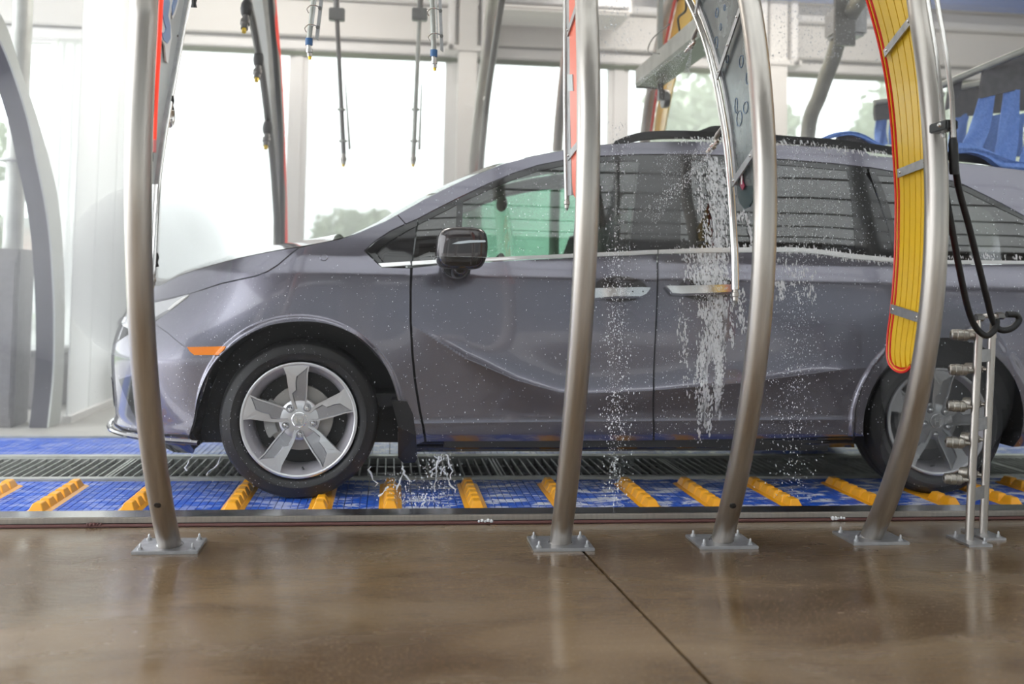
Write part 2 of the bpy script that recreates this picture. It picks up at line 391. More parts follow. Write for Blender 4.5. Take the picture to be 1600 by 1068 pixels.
# ------------------------------------------------------------------ outside
S('ground', box(-60, 70, YF+.3, 90, -.3, -.02), M['grass'], label='pale grass outside the windows')
S('ground', box(-60, 70, 16, 27, -.28, -.015), M['asphalt'], label='asphalt road outside')
S('ground', box(-60, 70, -60, YN-.15, -.3, -.02), M['concrete_far'], label='unseen concrete forecourt on the near side, kept pale to bounce light in')  # pale ground added out of view to bounce light onto the ceiling
def tree(x, y, h, rad, label, ls=.16):
    t = empty('tree', (x, y, 0), label, 'tree', 'trees outside the windows')
    b = bmesh.new(); tube(b, [(x, y, -.02), (x+.1, y, h*.3), (x, y+.1, h*.62)], .16, 8, taper=[.22, .16, .08]); mk('trunk', b, M['bark'], t)
    V = []; Fc = []; rnd = random.Random(int(x*10+y)); cl = [(x+rnd.uniform(-.5, .5)*rad, y+rnd.uniform(-.5, .5)*rad, h*(.35+.5*rnd.random())+.2, rad*rnd.uniform(.35, .65)) for _ in range(14)]
    for _ in range(6500):
        cx, cy, cz, cr = rnd.choice(cl); u = rnd.uniform(-1, 1); a = rnd.uniform(0, 6.28); q = math.sqrt(1-u*u); r = cr*(.6+.4*rnd.random())
        c = Vector((cx+q*math.cos(a)*r, cy+q*math.sin(a)*r, cz+u*r*.9)); d1 = Vector((rnd.uniform(-1, 1), rnd.uniform(-1, 1), rnd.uniform(-1, 1))).normalized(); d2 = d1.cross(Vector((.3, .5, .8))).normalized()
        s = ls; i = len(V); V += [c-d1*s, c+d2*s*.5, c+d1*s, c-d2*s*.5]; Fc.append((i, i+1, i+2, i+3))
    mk('foliage', (V, Fc), M['leaves'], t, False, kind='stuff')
tree(-11.5, 27, 4.8, 2.0, 'leafy tree seen through the window at the left edge')
tree(-1.2, 38, 3.4, 1.8, 'pale tree outside behind the windscreen, left of the middle column')
tree(10.6, 32, 7.5, 3.4, 'green tree outside right of the slanted trough', .30)
tree(18.3, 34, 8.0, 3.6, 'green tree outside behind the speckled arch leg', .30)
tree(26.5, 37, 8.5, 3.8, 'green tree outside by the yellow panel', .30)
# far brick building + parked white car, seen through the left window
bl = empty('building', (-13.2, 34, 0), 'low red brick building far outside the left window', 'building')
mk('wall', box(-20, -9.5, 34, 38, 0, 2.6), M['brick_far'], bl, False)
mk('roof', box(-20.3, -9.2, 33.6, 38.4, 2.6, 2.9), M['roof_far'], bl, False)
for k in range(5): mk('window', box(-19+k*2.0, -18+k*2.0, 33.93, 34, .9, 1.8), M['gloss_black'], bl, False)
nb = empty('building', (2, -24, 0), 'unseen long grey building added across the forecourt for the van side to mirror', 'building')  # added out of view, height set for what the van side mirrors
mk('wall', box(-45, 50, -28, -24, -.02, 10.5), mat('grey_wall', (.15, .165, .17), .8), nb, False); mk('roof', box(-45.5, 50.5, -28.5, -23.6, 10.5, 11.), M['roof_far'], nb, False)
def far_car(x, y):
    c = empty('parked_car', (x, y, 0), 'white car parked outside the left window', 'car')
    side = [(-2.1, .25), (-2.2, .7), (-1.9, .95), (-1.0, 1.02), (-.35, 1.42), (1.0, 1.45), (1.8, 1.05), (2.15, .95), (2.2, .4), (2.1, .25)]
    b = bmesh.new(); prism(b, [(x+p, y-.85, q) for p, q in side], (0, 1.7, 0)); bmesh.ops.bevel(b, geom=b.edges[:], offset=.06, segments=2, affect='EDGES'); mk('body', b, M['car_white'], c)
    b = bmesh.new(); prism(b, [(x+p, y-.88, q) for p, q in ((-.85, 1.03), (-.3, 1.37), (.95, 1.38), (1.5, 1.05))], (0, 1.76, 0)); mk('side_windows', b, M['gloss_black'], c)
    for s in (-1.35, 1.35):
        for yy in (y-.9, y+.7):
            b = bmesh.new(); lathe(b, [(0, 0), (.18, 0), (.2, .02), (.33, .02), (.33, .2), (0, .2)], (x+s, yy, .33), (0, 1, 0), 20); mk('wheel', b, M['tire'], c)
far_car(-7.9, 22.5)

# ------------------------------------------------------------------ left: glazed end partition, box arch, cabinet
GX = -2.20
wl = S('wall_left', box(GX-.03, GX+.03, 7.45, YF, 0, .05), M['white_paint'], label='glazed wet partition at the left, bottom rail')
n = 4
for k in range(n):
    y0 = 7.45+(YF-7.45)*k/n; y1 = 7.45+(YF-7.45)*(k+1)/n
    mk('pane', box(GX-.01, GX, y0+.012, y1-.012, .05, 4.28), M['milky'], wl, False)
    mk('mullion', box(GX-.012, GX+.002, y1-.006, y1+.006, .05, 4.28), M['milky'], wl, False)
AX = -2.24
bnd = [(76, 668), (84, 592), (86, 518), (84, 445), (79, 372), (71, 314), (58, 251), (45, 188), (24, 120), (2, 65), (-25, 15)]
out_ = [(93, 670), (99, 592), (101, 487), (100, 414), (92, 319), (79, 256), (58, 183), (33, 110), (12, 45), (-12, 0), (-40, -45)]
ip = crom([onX(a, b, AX) for a, b in bnd], 5); op = crom([onX(a, b, AX) for a, b in out_], 5)
for k in range(1, 6):
    ip.append(Vector((AX, ip[-1].y-.30, ip[-1].z+.16-.03*k))); op.append(Vector((AX, op[-1].y-.31, op[-1].z+.16-.03*k)))
ip = [Vector((AX, p.y, max(p.z, 0))) for p in ip]; op = [Vector((AX, p.y, max(p.z, 0))) for p in op]
ar = empty('box_arch', (AX, 7.3, 0), 'tall curved box arch with shade-toned inner plates by the exit at the left edge', 'arch')
b = bmesh.new(); strip(b, ip, op, (-.012, 0, 0)); mk('side_plate', b, M['arch_light'], ar)
b = bmesh.new(); strip(b, [p+Vector((-.012, 0, 0)) for p in ip], [p+Vector((-.012, .02, 0)) for p in ip], (-.10, 0, 0)); mk('inner_plate', b, M['arch_shaded'], ar)
b = bmesh.new(); strip(b, [p+Vector((-.112, 0, 0)) for p in ip], [p+Vector((-.112, 0, 0)) for p in op], (-.012, 0, 0)); mk('side_plate', b, M['arch_shaded'], ar)
q = onZ(8, 668, 0); cb = empty('control_cabinet', (q.x-.1, q.y, 0), 'dark grey cabinet with a pipe on top at the left edge', 'cabinet')
mk('body', box(q.x-.35, q.x+.045, q.y, q.y+.3, 0, onY(10, 388, q.y).z, bev=.01), M['cabinet_grey'], cb)
mk('door', box(q.x-.33, q.x+.025, q.y-.012, q.y, .06, onY(10, 400, q.y).z, bev=.004), M['cabinet_grey'], cb)
b = bmesh.new(); tube(b, [(q.x-.045, q.y+.12, .9), (q.x-.045, q.y+.12, 3.2)], .065, 14); mk('pipe', b, M['galvanised'], cb)
zc = onY(10, 250, q.y).z; b = bmesh.new(); lathe(b, [(.066, 0), (.12, .004), (.12, .016), (.066, .02)], (q.x-.045, q.y+.12, zc), (0, 0, 1), 20, closed=True); mk('flange', b, M['steel_plate'], cb)
q = onZ(40, 640, 0); b = box(q.x-.5, q.x+.18, 8.2, 8.9, 0, .42, bev=.02); tb = empty('floor_bin', (q.x, 8.5, 0), 'low dark box on the far floor behind the box arch', 'box')
mk('body', b, M['cabinet_grey'], tb); mk('lid', box(q.x-.52, q.x+.2, 8.18, 8.92, .42, .45, bev=.008), M['steel_dark'], tb)

# ------------------------------------------------------------------ conveyor
BX0, BX1 = -4.4, 4.6
PITCH = .1016
def belt(y0, y1, label):
    root = empty('conveyor_belt', ((BX0+BX1)/2, y0, -.04), label, 'conveyor belt')
    b = bmesh.new(); w_ = PITCH-.004
    bbox(b, -w_/2, w_/2, 0, y1-y0, -.03, -.006)
    nt_ = int((y1-y0)/.042)
    for i in range(nt_):
        ya = i*(y1-y0)/nt_+.003; yb = (i+1)*(y1-y0)/nt_-.003
        for x0, x1 in ((-w_/2, -w_/2+.028), (-w_/2+.033, w_/2-.033), (w_/2-.028, w_/2)): bbox(b, x0, x1, ya, yb, -.006, 0)
    me = meshonly('belt_slat', b, M['blue_belt'])
    x = BX0
    while x < BX1: inst('belt_slat', me, (x, y0, 0), root); x += PITCH
    return root
near = belt(4.535, 5.335, 'near blue plastic slat belt with orange cleats under the van wheels')
farb = belt(6.08, 6.765, 'far blue plastic slat belt, seen behind the van nose at the left')
# orange cleats (bolted to the belt)
b = bmesh.new(); prism(b, [(-.052, 0, .0), (.052, 0, .0), (.036, 0, .006), (-.036, 0, .006)], (0, .62, 0)); base_me = meshonly('cleat_base', b, M['orange'])
b = bmesh.new(); vs = []
for (x, y, z) in ((-.034, 0, .004), (.034, 0, .004), (.034, .095, .004), (-.034, .095, .004), (-.017, .018, .040), (.017, .018, .040), (.017, .078, .040), (-.017, .078, .040)): vs.append(b.verts.new((x, y, z)))
for f in ((0, 1, 5, 4), (1, 2, 6, 5), (2, 3, 7, 6), (3, 0, 4, 7), (4, 5, 6, 7), (3, 2, 1, 0)): b.faces.new([vs[i] for i in f])
bmesh.ops.bevel(b, geom=b.edges[:], offset=.003, segments=1, affect='EDGES'); blk_me = meshonly('cleat_block', b, M['orange'])
for px in (-150, -38, 76, 214, 370, 503, 610, 740, 875, 1004, 1103, 1218, 1350, 1455, 1548, 1640):
    X = onZ(px, 789-.008*px, 0).x
    c = inst('cleat', base_me, (X, 4.60, .0), near)
    under = min(abs(X+.405), abs(X-2.735)) < .16
    for k in range(2 if under else 6): inst('cleat_block', blk_me, (X, 4.612+k*.1, 0), c)
# steel rails and kerb
cu = empty('kerb_rail', (1, 4.44, 0), 'long stainless kerb rail along the front of the conveyor', 'rail')
b = bmesh.new(); strip(b, [(BX0-2, 4.375, .034), (BX1+4, 4.375, .034)], [(BX0-2, 4.505, .034), (BX1+4, 4.505, .034)], (0, 0, -.006)); mk('top_plate', b, M['steel_bright'], cu)
mk('face_plate', box(BX0-2, BX1+4, 4.366, 4.380, .012, .036, bev=.005), M['steel'], cu)
mk('web_plate', box(BX0-2, BX1+4, 4.385, 4.395, -.2, .028), M['dark_pit'], cu)  # black colour stands in for the shadow gap under the rail
mk('lower_pipe', tube(bmesh.new(), [(BX0-2, 4.366, .001), (BX1+4, 4.366, .001)], .009, 10), mat('rust', (.10, .035, .03), .7), cu)
mk('belt_guide', box(BX0-2, BX1+4, 4.505, 4.53, -.03, .012, bev=.003), M['steel_dark'], cu)
for i, px in enumerate((147, 758, 1310)):
    p = onY(px, 819-.008*px, 4.362); b = bmesh.new()
    for k in range(5):
        r = .006+.005*random.random(); bmesh.ops.create_icosphere(b, subdivisions=1, radius=r, matrix=Matrix.Translation((p.x+(k-2)*.013, 4.362, max(p.z-.004+random.uniform(-.003, .005), .009))))
    mk('debris_clump', b, M['foam'] if i else M['rust'], cu)
for y0, y1, lab in ((5.34, 5.395, 'steel rail between the near belt and the grating'), (6.0, 6.075, 'steel rail between the grating and the far belt'), (6.77, 6.80, 'steel edge rail behind the far belt')):
    r_ = empty('steel_rail', (1, (y0+y1)/2, -.02), lab, 'rail')
    mk('rail_plate', box(BX0-2, BX1+4, y0, y1, -.03, .012, bev=.003), M['galvanised'], r_)
    mk('web_plate', box(BX0-2, BX1+4, (y0+y1)/2-.006, (y0+y1)/2+.006, -.25, -.03), M['steel_dark'], r_)
g0, g1 = 5.40, 5.995
k = 0; x = -4.4
while x < 6:
    x1 = x+1.0
    gr = empty('floor_grate', (x+.5, (g0+g1)/2, -.02), 'bar grating panel between the two blue belts, '+(['out past the left edge', 'at the left edge of the photo', 'left of the van nose', 'under the van nose', 'behind the front wheel', 'under the front door', 'under the sliding door', 'beside the rear wheel', 'behind the rear wheel', 'beyond the right edge', 'farthest right'][k]), 'grating', 'grating panels of the middle strip'); k += 1
    f = bmesh.new(); bbox(f, x+.004, x1-.004, g0, g0+.02, -.03, .005); bbox(f, x+.004, x1-.004, g1-.02, g1, -.03, .005); bbox(f, x+.004, x+.014, g0+.02, g1-.02, -.03, .004); bbox(f, x1-.014, x1-.004, g0+.02, g1-.02, -.03, .004)
    mk('frame', f, M['galvanised'], gr, False)
    f = bmesh.new(); q = x+.03
    while q < x1-.02: bbox(f, q-.003, q+.003, g0+.02, g1-.02, -.028, .003); q += .046
    mk('bearing_bars', f, M['galvanised'], gr, False, kind='stuff')
    f = bmesh.new()
    for yy in (g0+.19, g0+.40): bbox(f, x+.014, x1-.014, yy-.003, yy+.003, -.02, -.012)
    mk('cross_rods', f, M['steel_dark'], gr, False, kind='stuff')
    x = x1

# ------------------------------------------------------------------ ARCHES
NEAR = {
 1: [(266, 855), (247, 760), (237, 700), (229.5, 600), (222, 500), (217, 400), (215.5, 300), (217, 200), (221, 100), (227, 0)],
 2: [(875, 851), (888, 740), (898, 640), (906, 540), (912, 440), (916.5, 340), (919.5, 240), (920, 180), (919, 100), (916, 0)],
 3: [(1127, 848), (1140, 790), (1153, 740), (1171, 640), (1184, 540), (1191, 440), (1196, 310), (1193, 200), (1184, 100), (1171, 0)],
 4: [(1360, 842), (1378, 790), (1401, 740), (1427, 640), (1448, 540), (1461, 440), (1464, 400), (1462, 300), (1457, 200), (1448, 100), (1435, 0)]}
FAR = {1: [(436, 380), (437, 280), (431, 150), (419, 0)], 2: [(739, 270), (748, 180), (760, 90), (770, 0)], 3: [(871, 235), (878, 150), (889, 60), (900, 0)], 4: [(1008, 215), (1020, 130), (1034, 60), (1050, 0)]}
def arch_path(pxn, pxf, X, far_extra=None):
    P = [onX(a, b, X) for a, b in pxn]; P[0].z = 0.0
    cf = np.polyfit([p.z for p in P], [p.y for p in P], 3, w=[3]+[1]*(len(P)-1))
    P = [Vector((X, float(np.polyval(cf, z)), float(z))) for z in np.linspace(0, P[-1].z+.12, 12)]
    F = [onX(a, b, X) for a, b in pxf]
    n = P[-1]; f = F[-1]; top = max(f.z, n.z)
    tz = max(f.z+.35, 3.0)
    mid = [Vector((X, n.y+.30, n.z+(tz-n.z)*.52)), Vector((X, n.y+1.05, n.z+(tz-n.z)*.90)), Vector((X, (n.y+f.y)/2+.1, tz))]
    fe = F[0]
    tail = [Vector((X, fe.y+.10, max(fe.z-.7, 1.0))), Vector((X, fe.y-.05, .5)), Vector((X, fe.y-.4, 0))]
    return crom(P+mid+list(reversed(F))+tail, 7)
RP = .042
def base_plate(root, x, y, hx=.118, hy=.10, thick=.012, n=4, skew=0.):
    mk('base_plate', box(x-hx, x+hx, y-hy, y+hy, 0, thick, bev=.002), M['steel_plate'], root)
    b = bmesh.new(); lathe(b, [(RP, thick), (RP+.008, thick), (RP+.002, thick+.007), (RP, thick+.009)], (x, y, 0), (0, 0, 1), 20); mk('weld_bead', b, M['steel_bright'], root)
    for sx in (-1, 1):
        for sy in (-1, 1):
            anchor(root, x+sx*(hx-.025), y+sy*(hy-.028), thick)
_anc = None
def anchor(root, x, y, z):
    global _anc
    if _anc is None:
        b = bmesh.new()
        lathe(b, [(0, 0), (.015, 0), (.015, .003), (0, .003)], (0, 0, 0), (0, 0, 1), 14)
        lathe(b, [(0, .003), (.0105, .003), (.0105, .013), (0, .013)], (0, 0, 0), (0, 0, 1), 6)
        lathe(b, [(0, .013), (.0055, .013), (.0055, .028), (.003, .034), (0, .036)], (0, 0, 0), (0, 0, 1), 10)
        _anc = meshonly('anchor_bolt', b, M['steel_plate'], True)
    inst('anchor_bolt', _anc, (x, y, z), root).scale = (.85, .85, .66)
def flatbar(root, p, q, X, wd=.028, th=.006, holes=2, m='steel_plate', name='bracket_bar'):
    a = aX(*p, X); c = aX(*q, X); d = (c-a).normalized(); n = Vector((0, d.z, -d.y))*wd/2
    b = bmesh.new(); prism(b, [a-n, c-n, c+n, a+n], (-SG*th, 0, 0)); o = mk(name, b, M[m], root)
    for k in range(holes):
        t = (.1+.8*k/max(holes-1, 1)); bt = bmesh.new(); side = 1
        lathe(bt, [(0, .006), (.004, .005), (.0065, .001), (.0065, 0), (0, 0)], a+(c-a)*t, (SG, 0, 0), 10); mk('bolt', bt, M['steel_bright'], o)
    return o
def nozzle(root, p, d, s=1., m='steel', tip='brass'):
    """spray nozzle at p pointing along d, pipe thread + hex + tip"""
    b = bmesh.new(); lathe(b, [(0, 0), (.011*s, 0), (.011*s, .018*s), (.016*s, .020*s), (.016*s, .036*s), (.012*s, .040*s), (.012*s, .056*s), (0, .056*s)], p, d, 12)
    o = mk('spray_nozzle', b, M[m], root)
    b = bmesh.new(); lathe(b, [(0, 0), (.008*s, 0), (.007*s, .014*s), (0, .014*s)], Vector(p)+Vector(d).normalized()*.056*s, d, 10); mk('nozzle_tip', b, M[tip], o); return o
ARX = {}; AP = {}
labs = {1: 'curved stainless arch with grey lettered panel and red light strip, before the van nose',
        2: 'curved stainless arch with coral red light strip, second from the left, crossing the front door',
        3: 'curved stainless arch with dark bubble-printed panel, crossing the sliding door',
        4: 'curved stainless arch with yellow slatted panel edged in red, before the rear wheel'}
AR = {}
for k in (1, 2, 3, 4):
    X = onZ(*NEAR[k][0], 0).x; ARX[k] = X
    P = arch_path(NEAR[k], FAR[k], X); AP[k] = P
    r = empty('spray_arch', (X, P[0].y, 0), labs[k], 'arch'); AR[k] = r
    b = bmesh.new(); tube(b, P, RP, 28); mk('arch_pipe', b, M['steel'], r, sharp=60)
    base_plate(r, X, P[0].y)
    base_plate(r, X, P[-1].y)
    if k in (1, 3):      # weep hole near the foot
        h = onX(247 if k == 1 else 1151, 779, X); b = bmesh.new()
        v = (CAM-h).normalized(); c0 = h+Vector((0, -RP*.98, 0))+Vector((.004, 0, 0)); pn = Vector((0, -1, -.25 if k == 1 else -.2)).normalized()
        hp = min(P[:40], key=lambda p: abs(p.z-h.z)); i = P.index(hp); t = (P[i+1]-P[i-1]).normalized(); nn = Vector((0, -t.z, t.y)); 
        if nn.y > 0: nn = -nn
        nn = (nn+Vector((-.25 if k == 3 else .0, 0, 0))).normalized()
        lathe(b, [(0, 0), (.0125, 0), (.0125, .003), (.0105, .0035), (0, .0032)], hp+nn*(RP-.0015), nn, 20); mk('pipe_plug', b, M['gloss_black'], r)
def parallel(X, px, n=5): return crom([aX(a, b, X) for a, b in px], n)
def ribbon(root, name, A, B, X, th, m, n=5):
    a = parallel(X, A, n); c = parallel(X, B, n); b = bmesh.new(); strip(b, a, c, (-SG*th, 0, 0)); return mk(name, b, M[m], root, sharp=50)
def poly(root, name, pts, X, th, m, curve=0):
    P = [aX(a, b, X) for a, b in pts]
    if curve: P = crom(P, curve, True)
    b = bmesh.new(); prism(b, P, (-SG*th, 0, 0)); bmesh.ops.triangulate(b, faces=[f for f in b.faces if len(f.verts) > 4]); return mk(name, b, M[m], root, False)
# --- arch 1: grey sign panel, red strip, inner pipe
X0 = ARX[1]
X = ARX[1]; r = AR[1]
ribbon(r, 'sign_panel', [(250, -60), (247, 20), (242, 110), (238, 200), (236, 288)], [(306, -60), (291, 20), (275, 110), (259, 200), (247, 288)], X-.01, .006, 'grey_sign')
b = bmesh.new(); tube(b, parallel(X-.02, [(309, -60), (294, 10), (276, 110), (258.5, 210), (247, 300), (240, 420), (238, 438)]), .008, 10); mk('spray_pipe', b, M['steel_bright'], r)
ribbon(r, 'sign_edge', [(305, -60), (290, 20), (274, 110), (258, 200), (246.5, 288)], [(307, -60), (292, 20), (276, 110), (260, 200), (248, 288)], X+.002, .02, 'steel_plate')
b = bmesh.new(); tube(b, parallel(X+.012, [(256, -60), (251.5, 0), (248.5, 60), (244.5, 130), (241.5, 190), (240.5, 218)]), .0085, 10); mk('light_strip', b, M['red_lit'], r)
b = bmesh.new(); tube(b, [aX(240.3, 218, X+.012), aX(239.8, 238, X+.012)], .009, 10); mk('strip_end', b, M['pink_tip'], r)
b = bmesh.new(); tube(b, parallel(X+.006, [(248, -60), (243.5, 40), (239.5, 130), (237, 252)]), .0055, 8); mk('cable', b, M['black_rubber'], r)
for (px, py) in ((277, 56), (250, 234)):
    b = bmesh.new(); lathe(b, [(0, .005), (.004, .004), (.005, 0), (0, 0)], aX(px, py, X-.01), (1, 0, 0), 10); mk('bolt', b, M['steel_dark'], r)
for pts in ([(252, -20), (262, -25), (268, 5), (266, 30), (269, 58), (266, 74), (263, 99), (260, 96), (258, 72), (252, 60), (251, 30)],
            [(268, -20), (281, -25), (279, 5), (274, 22), (270, 30), (267, 14), (270, 0)]):
    c = [aX(a, b_, X) for a, b_ in pts]; b = bmesh.new(); prism(b, c, (-SG*.006, 0, 0)); o1 = mk('lettering', b, M['letter_white'], r, False)
    ce = (sum(a for a, _ in pts)/len(pts), sum(q for _, q in pts)/len(pts))
for pts in ([(254, -14), (260, -18), (266, 4), (263, 24), (266.5, 40), (266.5, 60), (262, 68), (256, 62), (253, 50), (257.5, 52), (260, 44), (257, 34), (254, 20)],
            [(271, -15), (279, -17), (277, 3), (272.5, 18), (270, 24), (269.5, 10), (272, 0)]):
    b = bmesh.new(); prism(b, [aX(a, q, X+.003) for a, q in pts], (-SG*.004, 0, 0)); mk('lettering', b, M['letter_blue'], r, False)
for (px, py, s) in ((303, 3, 1.), (267, 162, 1.), (243, 407, .9)):
    p = aX(px, py, X-.02); b = bmesh.new(); tube(b, [p+Vector((0, .0, .03*s)), p+Vector((0, .004, .012*s)), p+Vector((0, .0, -.006*s)), p+Vector((0, .004, -.022*s))], .011*s, 8, taper=[.008*s, .012*s, .009*s, .013*s]); mk('hose_fitting', b, M['black_rubber'], r)
p = aX(268, 180, X-.02); b = bmesh.new(); tube(b, crom([p+Vector((0, 0, .02)), p+Vector((0, .012, -.01)), p+Vector((0, -.005, -.035)), p+Vector((0, -.035, -.042))], 4), .011, 10); mk('elbow', b, M['steel_bright'], r)
nozzle(r, aX(239, 428, X-.02), (0, .1, -1), .7)
# far leg of arch 1
b = bmesh.new(); tube(b, parallel(X, [(380, -30), (387, 0), (398, 50), (409, 110), (418, 180), (426, 250), (431, 320), (434, 380)]), .022, 10); mk('spray_pipe', b, M['steel_dark'], r)
ribbon(r, 'clear_panel', [(390, -10), (400, 50), (411, 110), (420, 180), (429, 280)], [(420, -10), (425, 50), (430, 110), (433, 180), (436, 280)], X-.03, .006, 'clear_sheet')
b = bmesh.new(); tube(b, parallel(X+.035, [(427, -20), (431, 30), (437, 100), (441, 170), (443.5, 240), (446, 330), (447, 385)]), .012, 8); mk('light_strip', b, M['red_lit'], r)
b = bmesh.new(); tube(b, parallel(X+.04, [(421, -20), (425, 30), (431, 100), (436, 170), (439.5, 240), (441, 330), (442, 385)]), .016, 8); mk('cable', b, M['black_rubber'], r)
for (px, py) in ((385, 14), (404, 93), (418, 200)):
    p = aX(px, py, X); b = bmesh.new(); bmesh.ops.create_icosphere(b, subdivisions=2, radius=.045, matrix=Matrix.Translation(p)@Matrix.Diagonal((.7, .8, 1.3, 1))); mk('nozzle_body', b, M['black_rubber'], r); nozzle(r, p+Vector((0, -.01, -.04)), (0, -.5, -1), 1.6, 'steel_dark')
# --- arch 2
SG = -1; X0 = ARX[2]
X = ARX[2]; r = AR[2]
ribbon(r, 'light_panel', [(889, -30), (889, 20), (890, 80), (890.5, 150), (892, 220), (894, 285), (896, 303)], [(904, -30), (905, 20), (907, 80), (907, 150), (906, 220), (903, 290), (899, 310)], X+.004, .02, 'coral')
ribbon(r, 'back_plate', [(885.5, -30), (886, 100), (886, 200), (886.5, 305)], [(890, -30), (891, 100), (891, 200), (893, 305)], X-.004, .012, 'steel_plate')
b = bmesh.new(); tube(b, parallel(X, [(883, -60), (883, 0), (883.5, 80), (883.5, 160), (884.5, 240), (886, 312)]), .010, 12); mk('spray_pipe', b, M['steel_bright'], r)
flatbar(r, (905, -5), (886, 52), X+.012, .03); flatbar(r, (905, 222), (887, 245), X+.012, .03)
b = bmesh.new(); prism(b, [aX(a, q, X+.008) for a, q in ((886, 116), (894, 116), (895, 142), (887, 142))], (-SG*.006, 0, 0)); mk('pipe_clip', b, M['grey_sign'], r, False)
nozzle(r, aX(886, 308, X), (0, 0, -1), .75, 'steel', 'steel_dark')
ribbon(r, 'light_strip', [(777, -20), (768, 40), (760, 100), (754, 160), (748, 240), (745, 290)], [(783, -20), (774, 40), (765, 100), (757, 160), (750, 240), (747, 290)], X-.045, .01, 'coral')
b = bmesh.new(); tube(b, parallel(X-.02, [(787, -20), (778, 40), (769, 100), (761, 160), (753, 240), (750, 290)]), .024, 8); mk('spray_pipe', b, M['steel_dark'], r)
nozzle(r, aX(757, 155, X-.02), (.2, -1, 0), 1.3)
# --- arch 3
X0 = ARX[3]
X = ARX[3]; r = AR[3]
tp = [(1048, -45), (1076, 0), (1101, 60), (1116, 115), (1127, 170), (1135, 220), (1141, 280), (1145, 340), (1148, 400), (1149, 452)]
b = bmesh.new(); tube(b, parallel(X, tp), .0155, 14); mk('spray_pipe', b, M['steel_bright'], r)
nozzle(r, aX(1149, 450, X), (0, 0, -1), .85, 'steel', 'steel_dark')
ribbon(r, 'bubble_panel', [(1066, -40), (1090, 5), (1108, 50), (1124, 105), (1137, 170), (1145, 230), (1149, 280), (1152, 300)], [(1152, -40), (1162, 5), (1170, 50), (1176, 105), (1180, 170), (1182, 230), (1181, 280), (1179, 300)], X-.006, .006, 'green_grey')
poly(r, 'panel_end', [(1151, 290), (1152, 306), (1156, 318), (1163, 326), (1170, 323), (1176, 312), (1179, 290)], X-.005, .007, 'dark_green')
ribbon(r, 'panel_edge', [(1086, 0), (1105, 50), (1121, 105), (1134, 170), (1142, 230), (1148, 290)], [(1090, 0), (1108.5, 50), (1124.5, 105), (1137.5, 170), (1145.5, 230), (1151, 290)], X+.002, .014, 'steel_plate')
flatbar(r, (1091, -12), (1085, 25), X+.012, .026)
flatbar(r, (1155, 15), (1119, 122), X+.012, .026, holes=3)
flatbar(r, (1176, 238), (1143, 287), X+.012, .030)
def ring(px, py, rx, rz, rot=0):
    c = aX(px, py, X-.005); b = bmesh.new(); tube(b, [c+Vector((0, rx*math.cos(t)*math.cos(rot)-rz*math.sin(t)*math.sin(rot), rx*math.cos(t)*math.sin(rot)+rz*math.sin(t)*math.cos(rot))) for t in np.linspace(0, 2*math.pi, 25)], .0014, 5, caps=False); mk('bubble_print', b, M['ring_blue'], r)
for a in ((1158, 96, .022, .024), (1165, 168, .026, .022), (1136, 92, .015, .016), (1168, 122, .018, .024), (1119, 67, .02, .026), (1155, 185, .03, .03), (1120, 20, .018, .02), (1132, 12, .01, .012), (1126, 42, .012, .014), (1150, 165, .015, .03)): ring(*a)
b = bmesh.new(); prism(b, [aX(a, q, X+.002) for a, q in ((1156, 272), (1159, 272), (1160, 283), (1163, 290), (1160, 297), (1156, 290), (1157, 283))], (-SG*.004, 0, 0)); mk('tag', b, mat('maroon', (.30, .03, .07), .4), r, False)
b = bmesh.new(); prism(b, [aX(a, q, X+.004) for a, q in ((1157.5, 274), (1159, 274), (1159, 288), (1157.5, 288))], (-SG*.003, 0, 0)); mk('tag', b, M['letter_white'], r, False)
for (px, py) in ((1085, 66), (1121, 222)):
    p = aX(px, py, X); s_ = 1.0
    b = bmesh.new(); tube(b, crom([aX(px+6 if py < 100 else px+9, py-24, X), p+Vector((-.005, .008, .02)), p], 4), .009, 10); mk('riser', b, M['steel'], r)
    nozzle(r, p, (-.55, .5, -.62), .9, 'steel_bright', 'steel'); nozzle(r, p+Vector((0, .005, .028)), (.3, .6, .3), .7, 'steel', 'steel_dark')
# --- arch 4: yellow slats
X0 = ARX[4]
X = ARX[4]; r = AR[4]
yy = [-40, 0, 60, 120, 180, 240, 300, 350, 400, 450, 490, 520, 550]
Lx = [1340, 1354, 1371, 1383.5, 1391.5, 1396, 1399.5, 1399.5, 1398.5, 1395.5, 1391.5, 1387.5, 1386]
Rx = [1412, 1420, 1432, 1440, 1445, 1447.5, 1448, 1447.5, 1446, 1443, 1439, 1435, 1430]
def edge(fr, i): return (Lx[i]+(Rx[i]-Lx[i])*fr, yy[i])
def band(name, f0, f1, m, dx, th, end0, end1):
    A = [edge(f0, i) for i in range(len(yy))]+[end0]; B = [edge(f1, i) for i in range(len(yy))]+[end1]
    return ribbon(r, name, A, B, X+dx, th, m, 4)
def bot(f): return 553+28*math.sqrt(max(0, 1-(2*f-1)**2))
def endp(f, sh=0): return (1386+(1428-1386)*f+2*(1-abs(2*f-1)), bot(f)+sh)
fr = [.085, .27, .455, .64, .82, .985]
A = [edge(0, i) for i in range(len(yy))]; B = [edge(1., i) for i in range(len(yy))]
bt = [endp(f) for f in (.0, .06, .15, .28, .42, .56, .7, .84, .94, 1.)]
outline = crom([aX(a, q, X-.012) for a, q in A], 3)+[aX(a, q, X-.012) for a, q in bt]+list(reversed(crom([aX(a, q, X-.012) for a, q in B], 3)))
b = bmesh.new(); strip(b, crom([aX(a, q, X-.012) for a, q in A], 3), crom([aX(a, q, X-.012) for a, q in B], 3), (-SG*.006, 0, 0)); mk('backing_plate', b, M['red'], r)
poly(r, 'backing_plate', [edge(0, 12)]+bt+[edge(1, 12)], X-.012, .006, 'red')
